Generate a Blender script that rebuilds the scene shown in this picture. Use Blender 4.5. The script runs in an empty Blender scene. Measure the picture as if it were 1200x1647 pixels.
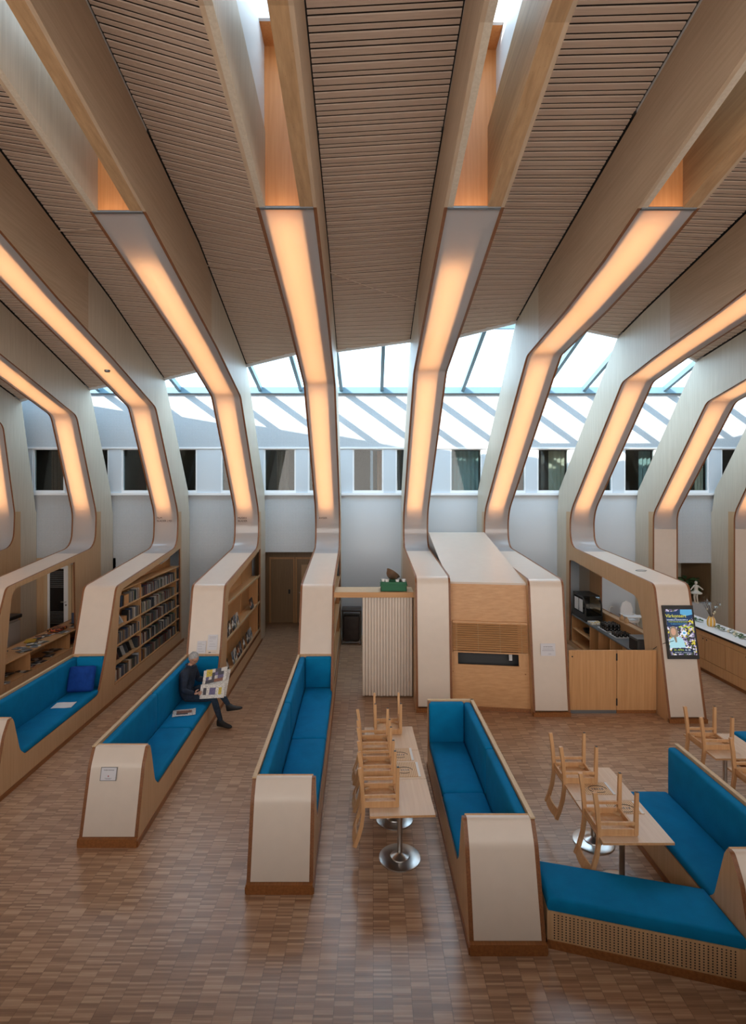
import bpy, bmesh, math, random
from mathutils import Vector, Matrix, Euler
from mathutils.geometry import tessellate_polygon
random.seed(7)
S = bpy.context.scene
COL = S.collection
R = math.radians

# ---------------------------------------------------------------- camera, world, sun, daylight, exposure
FPX, CAMZ, CX, HY = 850.0, 4.3, 600.0, 795.0
cam_d = bpy.data.cameras.new('camera'); cam = bpy.data.objects.new('camera', cam_d); COL.objects.link(cam)
cam_d.sensor_fit = 'HORIZONTAL'; cam_d.sensor_width = 36; cam_d.lens = FPX / 1200 * 36
cam_d.shift_y = (HY - 823.5) / 1200; cam_d.clip_start = .05; cam_d.clip_end = 400
cam.location = (0, 0, CAMZ); cam.rotation_euler = (R(90), 0, 0)
S.camera = cam
W_ = bpy.data.worlds.new('sky'); S.world = W_; W_.use_nodes = True
bg = W_.node_tree.nodes['Background']; bg.inputs[0].default_value = (.56, .80, 1, 1); bg.inputs[1].default_value = 3.3
sun_d = bpy.data.lights.new('sun', 'SUN'); sun = bpy.data.objects.new('sun', sun_d); COL.objects.link(sun)
sun_d.energy = 6.5; sun_d.angle = R(.5); sun_d.color = (1, .95, .86)
sun.rotation_euler = Vector((.708, 1, -.78)).to_track_quat('-Z', 'Y').to_euler()
sun.location = (-8, -20, 20)
# added area lamp standing in for daylight of the street facade behind the gallery
def area(name, loc, direction, sx, sy, e, c):
    d = bpy.data.lights.new(name, 'AREA'); o = bpy.data.objects.new(name, d); COL.objects.link(o)
    d.shape = 'RECTANGLE'; d.size = sx; d.size_y = sy; d.energy = e; d.color = c
    o.location = loc; o.rotation_euler = Vector(direction).to_track_quat('-Z', 'Y').to_euler(); return o
area('facade_daylight', (0, -6.3, 5.7), (0, 1, -.05), 24, 5.2, 1080, (1, .92, .86))
S.view_settings.view_transform = 'Standard'; S.view_settings.look = 'None'
S.cycles.max_bounces = 7; S.cycles.diffuse_bounces = 4; S.cycles.glossy_bounces = 3; S.cycles.transmission_bounces = 4; S.cycles.transparent_max_bounces = 8
S.cycles.caustics_reflective = False; S.cycles.caustics_refractive = False
S.view_settings.exposure = .85; S.view_settings.gamma = 1
try: S.view_settings.use_curve_mapping = False
except Exception: pass

# ---------------------------------------------------------------- materials
MATS = {}
def _nt(name):
    m = bpy.data.materials.new(name); m.use_nodes = True
    nt = m.node_tree; b = nt.nodes['Principled BSDF']; MATS[name] = m
    return m, nt, b
def lin(c):
    if isinstance(c, str):
        c = [int(c[i:i+2], 16) / 255 for i in (0, 2, 4)]
        c = [v / 12.92 if v <= .04045 else ((v + .055) / 1.055) ** 2.4 for v in c]
    return (*c, 1)
def plain(name, c, rough=.5, metal=0, spec=.5, var=0, vscale=6, bump=0, bscale=80, coat=0):
    m, nt, b = _nt(name); c = lin(c)
    b.inputs['Base Color'].default_value = c; b.inputs['Roughness'].default_value = rough
    b.inputs['Metallic'].default_value = metal; b.inputs['Specular IOR Level'].default_value = spec
    b.inputs['Coat Weight'].default_value = coat
    L = nt.links
    if var or bump:
        tc = nt.nodes.new('ShaderNodeTexCoord')
    if var:
        n = nt.nodes.new('ShaderNodeTexNoise'); n.inputs['Scale'].default_value = vscale; n.inputs['Detail'].default_value = 4
        L.new(tc.outputs['Object'], n.inputs['Vector'])
        r = nt.nodes.new('ShaderNodeValToRGB')
        r.color_ramp.elements[0].position = .3; r.color_ramp.elements[1].position = .7
        r.color_ramp.elements[0].color = (*[v * (1 - var) for v in c[:3]], 1)
        r.color_ramp.elements[1].color = (*[min(1, v * (1 + var)) for v in c[:3]], 1)
        L.new(n.outputs['Fac'], r.inputs[0]); L.new(r.outputs[0], b.inputs['Base Color'])
    if bump:
        n2 = nt.nodes.new('ShaderNodeTexNoise'); n2.inputs['Scale'].default_value = bscale; n2.inputs['Detail'].default_value = 3
        L.new(tc.outputs['Object'], n2.inputs['Vector'])
        bp = nt.nodes.new('ShaderNodeBump'); bp.inputs['Strength'].default_value = bump; bp.inputs['Distance'].default_value = .01
        L.new(n2.outputs['Fac'], bp.inputs['Height']); L.new(bp.outputs[0], b.inputs['Normal'])
    return m
def wood(name, c1, c2, axis='Z', rough=.45, fine=34, knots=0, spec=.4):
    m, nt, b = _nt(name); L = nt.links; c1 = lin(c1); c2 = lin(c2)
    tc = nt.nodes.new('ShaderNodeTexCoord'); mp = nt.nodes.new('ShaderNodeMapping')
    s = [fine, fine, fine]; s['XYZ'.index(axis)] = 1.1
    mp.inputs['Scale'].default_value = s; L.new(tc.outputs['Object'], mp.inputs['Vector'])
    n = nt.nodes.new('ShaderNodeTexNoise'); n.inputs['Scale'].default_value = 1; n.inputs['Detail'].default_value = 5
    n.inputs['Roughness'].default_value = .6; L.new(mp.outputs[0], n.inputs['Vector'])
    r = nt.nodes.new('ShaderNodeValToRGB'); r.color_ramp.elements[0].position = .32; r.color_ramp.elements[1].position = .68
    r.color_ramp.elements[0].color = c1; r.color_ramp.elements[1].color = c2; L.new(n.outputs['Fac'], r.inputs[0])
    out = r.outputs[0]
    if knots:
        v = nt.nodes.new('ShaderNodeTexVoronoi'); mp2 = nt.nodes.new('ShaderNodeMapping')
        s2 = [6, 6, 6]; s2['XYZ'.index(axis)] = 2.2; mp2.inputs['Scale'].default_value = s2
        L.new(tc.outputs['Object'], mp2.inputs['Vector']); L.new(mp2.outputs[0], v.inputs['Vector'])
        r2 = nt.nodes.new('ShaderNodeValToRGB'); r2.color_ramp.elements[0].position = .03; r2.color_ramp.elements[1].position = .09
        r2.color_ramp.elements[0].color = (.35, .25, .18, 1); r2.color_ramp.elements[1].color = (1, 1, 1, 1)
        L.new(v.outputs['Distance'], r2.inputs[0])
        mx = nt.nodes.new('ShaderNodeMix'); mx.data_type = 'RGBA'; mx.blend_type = 'MULTIPLY'; mx.inputs[0].default_value = knots
        L.new(out, mx.inputs[6]); L.new(r2.outputs[0], mx.inputs[7]); out = mx.outputs[2]
    L.new(out, b.inputs['Base Color']); b.inputs['Roughness'].default_value = rough; b.inputs['Specular IOR Level'].default_value = spec
    return m
def emis(name, c, e):
    m, nt, b = _nt(name); b.inputs['Base Color'].default_value = (0, 0, 0, 1)
    b.inputs['Emission Color'].default_value = lin(c); b.inputs['Emission Strength'].default_value = e
    return m
def glass(name, tint=(1, 1, 1), refl=.1, rough=.0):
    m, nt, b = _nt(name); L = nt.links; nt.nodes.remove(b)
    t = nt.nodes.new('ShaderNodeBsdfTransparent'); t.inputs[0].default_value = (*tint, 1)
    g = nt.nodes.new('ShaderNodeBsdfGlossy'); g.inputs['Roughness'].default_value = rough
    f = nt.nodes.new('ShaderNodeLayerWeight'); f.inputs[0].default_value = .5
    p = nt.nodes.new('ShaderNodeMath'); p.operation = 'POWER'; p.inputs[1].default_value = 5; L.new(f.outputs['Facing'], p.inputs[0])
    a = nt.nodes.new('ShaderNodeMath'); a.operation = 'MULTIPLY_ADD'; a.inputs[1].default_value = .7; a.inputs[2].default_value = refl; L.new(p.outputs[0], a.inputs[0])
    mx = nt.nodes.new('ShaderNodeMixShader'); L.new(a.outputs[0], mx.inputs[0]); L.new(t.outputs[0], mx.inputs[1]); L.new(g.outputs[0], mx.inputs[2])
    L.new(mx.outputs[0], nt.nodes['Material Output'].inputs[0]); return m
def diffuser(name):
    m, nt, b = _nt(name); L = nt.links; nt.nodes.remove(b)
    d = nt.nodes.new('ShaderNodeBsdfDiffuse'); d.inputs[0].default_value = (.66, .66, .68, 1)
    t = nt.nodes.new('ShaderNodeBsdfTranslucent'); t.inputs[0].default_value = (.95, .93, .9, 1)
    g = nt.nodes.new('ShaderNodeBsdfGlossy'); g.inputs['Roughness'].default_value = .12
    m1 = nt.nodes.new('ShaderNodeMixShader'); m1.inputs[0].default_value = .55; L.new(d.outputs[0], m1.inputs[1]); L.new(t.outputs[0], m1.inputs[2])
    lw = nt.nodes.new('ShaderNodeLayerWeight'); lw.inputs[0].default_value = .5
    pw = nt.nodes.new('ShaderNodeMath'); pw.operation = 'POWER'; pw.inputs[1].default_value = 4; L.new(lw.outputs['Facing'], pw.inputs[0])
    f = nt.nodes.new('ShaderNodeMath'); f.operation = 'MULTIPLY_ADD'; f.inputs[1].default_value = .8; f.inputs[2].default_value = .04; L.new(pw.outputs[0], f.inputs[0])
    m2 = nt.nodes.new('ShaderNodeMixShader'); L.new(f.outputs[0], m2.inputs[0]); L.new(m1.outputs[0], m2.inputs[1]); L.new(g.outputs[0], m2.inputs[2])
    L.new(m2.outputs[0], nt.nodes['Material Output'].inputs[0]); return m
def math_node(nt, op, a, b=None):
    n = nt.nodes.new('ShaderNodeMath'); n.operation = op
    for i, v in enumerate((a, b)):
        if v is None: continue
        if isinstance(v, (int, float)): n.inputs[i].default_value = v
        else: nt.links.new(v, n.inputs[i])
    return n.outputs[0]
def dots(name, base, dot, pitch, rad, axes='XZ', rough=.6):
    m, nt, b = _nt(name); L = nt.links
    tc = nt.nodes.new('ShaderNodeTexCoord'); sp = nt.nodes.new('ShaderNodeSeparateXYZ'); L.new(tc.outputs['Object'], sp.inputs[0])
    ds = []
    for ax in axes:
        u = math_node(nt, 'DIVIDE', sp.outputs['XYZ'.index(ax)], pitch); u = math_node(nt, 'FRACT', u); u = math_node(nt, 'SUBTRACT', u, .5)
        ds.append(math_node(nt, 'MULTIPLY', u, u))
    d = math_node(nt, 'SQRT', math_node(nt, 'ADD', *ds)); k = math_node(nt, 'LESS_THAN', d, rad / pitch)
    mx = nt.nodes.new('ShaderNodeMix'); mx.data_type = 'RGBA'; L.new(k, mx.inputs[0]); mx.inputs[6].default_value = lin(base); mx.inputs[7].default_value = lin(dot)
    L.new(mx.outputs[2], b.inputs['Base Color']); b.inputs['Roughness'].default_value = rough; return m
def parquet(name):
    m, nt, b = _nt(name); L = nt.links
    g = nt.nodes.new('ShaderNodeNewGeometry'); sp = nt.nodes.new('ShaderNodeSeparateXYZ'); L.new(g.outputs['Position'], sp.inputs[0])
    col = math_node(nt, 'FLOOR', math_node(nt, 'DIVIDE', sp.outputs[0], .165))
    wn = nt.nodes.new('ShaderNodeTexWhiteNoise'); wn.noise_dimensions = '1D'; L.new(col, wn.inputs['W'])
    yy = math_node(nt, 'ADD', math_node(nt, 'DIVIDE', sp.outputs[1], .021), math_node(nt, 'MULTIPLY', wn.outputs[0], 7))
    st = math_node(nt, 'FLOOR', yy)
    cb = nt.nodes.new('ShaderNodeCombineXYZ'); L.new(col, cb.inputs[0]); L.new(st, cb.inputs[1])
    w2 = nt.nodes.new('ShaderNodeTexWhiteNoise'); w2.noise_dimensions = '2D'; L.new(cb.outputs[0], w2.inputs['Vector'])
    tc = nt.nodes.new('ShaderNodeMapping'); tc.inputs['Scale'].default_value = (7, 70, 1); L.new(g.outputs['Position'], tc.inputs['Vector'])
    n = nt.nodes.new('ShaderNodeTexNoise'); n.inputs['Scale'].default_value = 1; n.inputs['Detail'].default_value = 3; L.new(tc.outputs[0], n.inputs['Vector'])
    f = math_node(nt, 'ADD', math_node(nt, 'MULTIPLY', w2.outputs[0], .70), math_node(nt, 'MULTIPLY', n.outputs['Fac'], .30))
    r = nt.nodes.new('ShaderNodeValToRGB'); e = r.color_ramp.elements
    e[0].position = .1; e[0].color = (.25, .14, .082, 1); e[1].position = .95; e[1].color = (.58, .39, .25, 1)
    k = r.color_ramp.elements.new(.5); k.color = (.38, .225, .135, 1)
    L.new(f, r.inputs[0])
    fx = math_node(nt, 'FRACT', math_node(nt, 'DIVIDE', sp.outputs[0], .165)); fy = math_node(nt, 'FRACT', yy)
    line = math_node(nt, 'MAXIMUM', math_node(nt, 'LESS_THAN', fx, .03), math_node(nt, 'MULTIPLY', math_node(nt, 'LESS_THAN', fy, .09), .5))
    mx = nt.nodes.new('ShaderNodeMix'); mx.data_type = 'RGBA'; L.new(math_node(nt, 'MULTIPLY', line, .4), mx.inputs[0])
    L.new(r.outputs[0], mx.inputs[6]); mx.inputs[7].default_value = (.05, .026, .014, 1)
    L.new(mx.outputs[2], b.inputs['Base Color']); b.inputs['Roughness'].default_value = .30; b.inputs['Specular IOR Level'].default_value = .6
    return m
def cells(name, cols, scale, rough=.6, emit=0, stretch=(1, 1, 1)):
    """printed page: coloured blocks and lines"""
    m, nt, b = _nt(name); L = nt.links
    tc = nt.nodes.new('ShaderNodeTexCoord'); mp = nt.nodes.new('ShaderNodeMapping'); mp.inputs['Scale'].default_value = stretch
    L.new(tc.outputs['Object'], mp.inputs['Vector'])
    v = nt.nodes.new('ShaderNodeTexVoronoi'); v.inputs['Scale'].default_value = scale; v.distance = 'CHEBYCHEV'; L.new(mp.outputs[0], v.inputs['Vector'])
    sp = nt.nodes.new('ShaderNodeSeparateColor'); L.new(v.outputs['Color'], sp.inputs[0])
    r = nt.nodes.new('ShaderNodeValToRGB'); r.color_ramp.interpolation = 'CONSTANT'; e = r.color_ramp.elements
    while len(e) < len(cols): e.new(.5)
    for i, c in enumerate(cols): e[i].position = i / len(cols); e[i].color = lin(c)
    L.new(sp.outputs[0], r.inputs[0]); L.new(r.outputs[0], b.inputs['Base Color']); b.inputs['Roughness'].default_value = rough
    if emit:
        L.new(r.outputs[0], b.inputs['Emission Color']); b.inputs['Emission Strength'].default_value = emit
    return m

wood('birch_ply', 'bd9a74', 'c9a782', 'Z')
wood('birch_ply_pale', 'c2a782', 'ccb390', 'Z')
wood('rib_pale', 'c2b5a2', 'd0c4b2', 'Z', knots=.25)
wood('rib_front', 'b69e84', 'c4ad94', 'Y', knots=.4, fine=26)  # browner wood beyond the seam, with the light's falloff also put into its colour
wood('beech', 'b98a5c', 'c99b6c', 'Z')
wood('beech_h', 'b98a5c', 'c99b6c', 'X')
wood('glulam', 'a5835f', 'bd9a73', 'Y', knots=.7, fine=22)
wood('shaft_ply', 'cc7f44', 'd88e52', 'Z')
wood('slat_pine', 'cbb4a2', 'd7c2b0', 'X', fine=60, rough=.7, knots=.35)
wood('ply_edge', '70452a', '8a5a36', 'Y', fine=60)
wood('plinth_oak', '80502c', '9a6438', 'Y')
wood('chair_beech', 'c09266', 'cfa478', 'Z')
wood('table_ply', 'cdb094', 'd8bea4', 'Y', rough=.3)
plain('laminate', 'd2c5b8', .32, var=.02, spec=.45)
diffuser('diffuser')
plain('reflector', (.85, .85, .85), .6)
emis('led', (1, .51, .225), 4.3)
plain('white_wall', (.56, .60, .64), .6)
dots('perforated', (.52, .55, .58), (.12, .14, .16), .036, .0095)
plain('white_paint', (.78, .79, .80), .45)
plain('alu_blue', (.16, .27, .34), .45, .0)
plain('ceiling_board', (.02, .017, .015), .9)
glass('clear_glass', (1, 1, 1), .02); glass('window_glass', (.75, .8, .8), .03)
parquet('parquet')
plain('teal_fabric', (.0, .165, .36), .85, spec=.15, var=.10, vscale=5, bump=.12, bscale=28)
plain('blue_fabric', (.008, .05, .26), .85, spec=.15, var=.15, vscale=9, bump=.25, bscale=22)
plain('steel', (.55, .55, .54), .28, 1); plain('dark_steel', (.16, .14, .13), .35, .8)
plain('black', (.012, .012, .013), .45); plain('black_gloss', (.01, .01, .011), .18)
plain('white_plastic', (.75, .75, .75), .4); plain('paper', (.72, .72, .72), .8)
plain('grey_metal', (.18, .19, .20), .4, .6)

# ---------------------------------------------------------------- mesh helpers
def tag(o, label=None, cat=None, group=None, kind=None):
    if label: o['label'] = label
    if cat: o['category'] = cat
    if group: o['group'] = group
    if kind: o['kind'] = kind
    return o
def empty(name, loc, label=None, cat=None, group=None, kind=None, rz=0):
    o = bpy.data.objects.new(name, None); COL.objects.link(o); o.location = loc; o.rotation_euler = (0, 0, rz)
    o.empty_display_size = .1
    return tag(o, label, cat, group, kind)
def root_loc(o):
    v = Vector(o.location); p = o.parent
    while p: v += Vector(p.location); p = p.parent
    return v
class MB:
    def __init__(s): s.v = []; s.f = []; s.m = []
    def add(s, vs, fs, mi=0):
        o = len(s.v); s.v += [tuple(v) for v in vs]
        for i, f in enumerate(fs):
            s.f.append(tuple(o + k for k in f)); s.m.append(mi if isinstance(mi, int) else mi[i])
    def box(s, x0, x1, y0, y1, z0, z1, mi=0, M=None):
        vs = [Vector((x, y, z)) for z in (z0, z1) for y in (y0, y1) for x in (x0, x1)]
        if M: vs = [M @ v for v in vs]
        s.add(vs, [(0, 2, 3, 1), (4, 5, 7, 6), (0, 1, 5, 4), (2, 6, 7, 3), (0, 4, 6, 2), (1, 3, 7, 5)], mi); return s
    def bar(s, a, b, w, h, mi=0, up=(0, 0, 1), w2=None, h2=None):
        a = Vector(a); b = Vector(b); d = (b - a).normalized(); up = Vector(up)
        sx = d.cross(up)
        if sx.length < 1e-4: sx = d.cross(Vector((0, 1, 0)))
        sx.normalize(); sz = sx.cross(d)
        w2 = w2 or w; h2 = h2 or h
        vs = [p + sx * (i * ww / 2) + sz * (j * hh / 2) for p, ww, hh in ((a, w, h), (b, w2, h2)) for i, j in ((-1, -1), (1, -1), (1, 1), (-1, 1))]
        s.add(vs, [(0, 3, 2, 1), (4, 5, 6, 7), (0, 1, 5, 4), (1, 2, 6, 5), (2, 3, 7, 6), (3, 0, 4, 7)], mi); return s
    def tube(s, pts, r, n=8, mi=0, cap=True):
        pts = [Vector(p) for p in pts]; rs = r if isinstance(r, (list, tuple)) else [r] * len(pts)
        vs = []; pu = None
        for i, p in enumerate(pts):
            d = (pts[min(i + 1, len(pts) - 1)] - pts[max(i - 1, 0)]).normalized()
            if pu is None:
                pu = d.cross(Vector((0, 0, 1)))
                if pu.length < .05: pu = d.cross(Vector((0, 1, 0)))
            pu = (pu - d * pu.dot(d)).normalized(); w = d.cross(pu)
            for k in range(n):
                a = 2 * math.pi * k / n; vs.append(p + (pu * math.cos(a) + w * math.sin(a)) * rs[i])
        fs = [(i * n + k, i * n + (k + 1) % n, (i + 1) * n + (k + 1) % n, (i + 1) * n + k) for i in range(len(pts) - 1) for k in range(n)]
        if cap: fs += [tuple(range(n - 1, -1, -1)), tuple((len(pts) - 1) * n + k for k in range(n))]
        s.add(vs, fs, mi); return s
    def lathe(s, prof, c, n=24, mi=0):
        c = Vector(c); vs = [c + Vector((r * math.cos(2 * math.pi * k / n), r * math.sin(2 * math.pi * k / n), z)) for r, z in prof for k in range(n)]
        fs = [(i * n + k, i * n + (k + 1) % n, (i + 1) * n + (k + 1) % n, (i + 1) * n + k) for i in range(len(prof) - 1) for k in range(n)]
        fs += [tuple(range(n - 1, -1, -1)), tuple((len(prof) - 1) * n + k for k in range(n))]
        s.add(vs, fs, mi); return s
    def ball(s, c, r, n=12, m=8, mi=0, M=None):
        c = Vector(c); r = r if isinstance(r, (tuple, list)) else (r, r, r); vs = []
        for i in range(m + 1):
            t = math.pi * i / m
            for k in range(n):
                a = 2 * math.pi * k / n
                v = Vector((r[0] * math.sin(t) * math.cos(a), r[1] * math.sin(t) * math.sin(a), r[2] * math.cos(t)))
                vs.append(c + (M @ v if M else v))
        fs = [(i * n + k, (i + 1) * n + k, (i + 1) * n + (k + 1) % n, i * n + (k + 1) % n) for i in range(m) for k in range(n)]
        s.add(vs, fs, mi); return s
    def rbox(s, x0, x1, y0, y1, z0, z1, r=.03, mi=0, puff=0, n=3, M=None, div=1):
        """rounded box (cushion): a grid cube projected on an inner box, with optional puff of the big faces"""
        sx, sy, sz = x1 - x0, y1 - y0, z1 - z0; c = Vector(((x0 + x1) / 2, (y0 + y1) / 2, (z0 + z1) / 2)); r = min(r, sx / 2, sy / 2, sz / 2)
        def coords(L):
            out = [-L / 2 + r - r * math.cos(math.pi / 2 * i / n) for i in range(n)]
            k = max(1, int(L / .18)) if puff else 1
            out += [-L / 2 + r + (L - 2 * r) * i / k for i in range(k + 1)]
            out += [L / 2 - r + r * math.sin(math.pi / 2 * i / n) for i in range(1, n + 1)]
            return out
        X, Y, Z = coords(sx), coords(sy), coords(sz); idx = {}; vs = []
        def vert(i, j, k):
            if (i, j, k) in idx: return idx[(i, j, k)]
            p = Vector((X[i], Y[j], Z[k])); q = Vector([max(-L / 2 + r, min(L / 2 - r, v)) for v, L in zip(p, (sx, sy, sz))])
            d = p - q; v = q + (d.normalized() * r if d.length > 1e-9 else d)
            if puff:
                u = [1 - (2 * a / L) ** 2 for a, L in zip(v, (sx, sy, sz))]
                t = min(range(3), key=lambda a: (sx, sy, sz)[a]); o = [a for a in range(3) if a != t]
                v[t] += math.copysign(puff * max(0, u[o[0]]) ** .5 * max(0, u[o[1]]) ** .5, v[t])
            w = c + v
            idx[(i, j, k)] = len(vs); vs.append(M @ w if M else w); return idx[(i, j, k)]
        fs = []; nx, ny, nz = len(X) - 1, len(Y) - 1, len(Z) - 1
        for i in range(nx):
            for j in range(ny):
                fs.append((vert(i, j, 0), vert(i, j + 1, 0), vert(i + 1, j + 1, 0), vert(i + 1, j, 0)))
                fs.append((vert(i, j, nz), vert(i + 1, j, nz), vert(i + 1, j + 1, nz), vert(i, j + 1, nz)))
        for i in range(nx):
            for k in range(nz):
                fs.append((vert(i, 0, k), vert(i + 1, 0, k), vert(i + 1, 0, k + 1), vert(i, 0, k + 1)))
                fs.append((vert(i, ny, k), vert(i, ny, k + 1), vert(i + 1, ny, k + 1), vert(i + 1, ny, k)))
        for j in range(ny):
            for k in range(nz):
                fs.append((vert(0, j, k), vert(0, j, k + 1), vert(0, j + 1, k + 1), vert(0, j + 1, k)))
                fs.append((vert(nx, j, k), vert(nx, j + 1, k), vert(nx, j + 1, k + 1), vert(nx, j, k + 1)))
        s.add(vs, fs, mi); return s
    def mesh(s, name, mats, off=None, smooth=0, recalc=True):
        me = bpy.data.meshes.new(name)
        vs = s.v if off is None else [(v[0] - off[0], v[1] - off[1], v[2] - off[2]) for v in s.v]
        me.from_pydata(vs, [], s.f)
        for m in (mats if isinstance(mats, (list, tuple)) else [mats]): me.materials.append(MATS[m])
        me.polygons.foreach_set('material_index', s.m)
        if recalc:
            bm = bmesh.new(); bm.from_mesh(me); bmesh.ops.recalc_face_normals(bm, faces=bm.faces); bm.to_mesh(me); bm.free()
        if smooth:
            me.polygons.foreach_set('use_smooth', [True] * len(me.polygons)); me.set_sharp_from_angle(angle=R(smooth))
        me.update(); return me
    def build(s, name, mats, parent=None, smooth=0, local=False, loc=None, label=None, cat=None, group=None, kind=None, recalc=True):
        """vertices are in world space (local=True: in the parent's space); the origin sits at loc"""
        off = None
        if not local:
            off = Vector(loc) if loc is not None else (root_loc(parent) if parent else None)
        o = bpy.data.objects.new(name, s.mesh(name, mats, off, smooth, recalc)); COL.objects.link(o)
        if parent: o.parent = parent
        if loc is not None: o.location = Vector(loc) - (root_loc(parent) if parent else Vector())
        return tag(o, label, cat, group, kind)
def link_copy(o, parent=None):
    c = o.copy(); COL.objects.link(c); c.parent = parent
    for ch in o.children: link_copy(ch, c)
    return c
def text(body, size, name, mat, M, parent=None, align='LEFT', label=None, extrude=.0005):
    cu = bpy.data.curves.new(name, 'FONT'); cu.body = body; cu.size = size; cu.align_x = align; cu.extrude = extrude
    t = bpy.data.objects.new(name + '_curve', cu); COL.objects.link(t)
    bpy.context.view_layer.update()
    me = bpy.data.meshes.new_from_object(t); bpy.data.objects.remove(t); bpy.data.curves.remove(cu)
    me.name = name; me.materials.clear(); me.materials.append(MATS[mat]); me.transform(M)
    if parent: me.transform(Matrix.Translation(-root_loc(parent)))
    o = bpy.data.objects.new(name, me); COL.objects.link(o)
    if parent: o.parent = parent
    if label: o['label'] = label
    return o
def fillet(pts, n=6):
    """pts (a, b, radius) -> rounded polyline"""
    out = []
    for i, (a, b, r) in enumerate(pts):
        if r <= 0 or i in (0, len(pts) - 1): out.append((a, b)); continue
        p = Vector((a, b)); d0 = Vector(pts[i - 1][:2]) - p; d1 = Vector(pts[i + 1][:2]) - p
        l0, l1 = d0.length, d1.length; d0.normalize(); d1.normalize()
        ang = d0.angle(d1)
        if ang > R(178): out.append((a, b)); continue
        t = min(r / math.tan(ang / 2), l0 * .48, l1 * .48); p0, p1 = p + d0 * t, p + d1 * t
        for k in range(n + 1):
            u = k / n; q = p0 * (1 - u) ** 2 + p * (2 * u * (1 - u)) + p1 * u * u; out.append((q.x, q.y))
    return out
def interp(poly, y):
    for (a, z0), (b, z1) in zip(poly, poly[1:]):
        if min(a, b) <= y <= max(a, b): return z0 + (z1 - z0) * ((y - a) / (b - a) if a != b else 0)
    return poly[-1][1] if abs(y - poly[-1][0]) < abs(y - poly[0][0]) else poly[0][1]
def offset(poly, d):
    """shift a polyline by d along its inner normal (dz, -dy)"""
    out = []
    for i, p in enumerate(poly):
        a = Vector(poly[max(i - 1, 0)]); b = Vector(poly[i]); c = Vector(poly[min(i + 1, len(poly) - 1)])
        n = Vector((0, 0))
        for u, v in ((a, b), (b, c)):
            e = v - u
            if e.length > 1e-9: e.normalize(); n += Vector((e.y, -e.x))
        n.normalize()
        e = (b - a) if (b - a).length > 1e-9 else (c - b)
        e.normalize(); k = max(.5, n.dot(Vector((e.y, -e.x))))
        q = b + n * (d / k); out.append((q.x, q.y))
    return out
class Line:
    """a vertical plane X = a + b*Y that a rib or bench stands in (its left face)"""
    def __init__(s, a, vp, w=.72): s.a = a; s.b = (vp - 600) / FPX; s.w = w
    def x(s, y, o=0): return s.a + s.b * y + o
    def p(s, y, z, o=0): return Vector((s.x(y, o), y, z))
    def plate(s, mb, loops, o0, o1, mf=0, me=1):
        flat = [p for l in loops for p in l]; n = len(flat)
        tris = tessellate_polygon([[Vector((p[0], p[1], 0)) for p in l] for l in loops])
        vs = [s.p(y, z, o0) for y, z in flat] + [s.p(y, z, o1) for y, z in flat]
        fs = []; ms = []
        for t in tris:
            fs += [tuple(t), tuple(n + k for k in reversed(t))]; ms += [mf, mf]
        k0 = 0
        for l in loops:
            m = len(l)
            for i in range(m):
                a, b = k0 + i, k0 + (i + 1) % m; fs.append((a, b, n + b, n + a)); ms.append(me if isinstance(me, int) else me(flat[a], flat[b]))
            k0 += m
        mb.add(vs, fs, ms); return mb
    def strip(s, mb, poly, o0, o1, inset=0, th=.015, mi=0):
        A = offset(poly, inset); B = offset(poly, inset + th); n = len(poly); vs = []
        for P in (A, B):
            for o in (o0, o1): vs += [s.p(y, z, o) for y, z in P]
        fs = []
        for i in range(n - 1):
            fs += [(i, i + 1, n + i + 1, n + i), (2*n + i, 3*n + i, 3*n + i + 1, 2*n + i + 1), (i, 2*n + i, 2*n + i + 1, i + 1), (n + i, n + i + 1, 3*n + i + 1, 3*n + i)]
        fs += [(0, n, 3*n, 2*n), (n - 1, 3*n - 1, 4*n - 1, 2*n - 1)]
        mb.add(vs, fs, mi); return mb
    def box(s, mb, o0, o1, y0, y1, z0, z1, mi=0):
        vs = [s.p(y, z, o) for z in (z0, z1) for y in (y0, y1) for o in (o0, o1)]
        mb.add(vs, [(0, 2, 3, 1), (4, 5, 7, 6), (0, 1, 5, 4), (2, 6, 7, 3), (0, 4, 6, 2), (1, 3, 7, 5)], mi); return mb
    def frame(s, y, z=0, o=0):
        """matrix: local x across the rib, local y along it"""
        d = Vector((s.b, 1, 0)).normalized(); r = Vector((d.y, -d.x, 0))
        M = Matrix(((r.x, d.x, 0, 0), (r.y, d.y, 0, 0), (0, 0, 1, 0), (0, 0, 0, 1))); M.translation = s.p(y, z, o); return M

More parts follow.
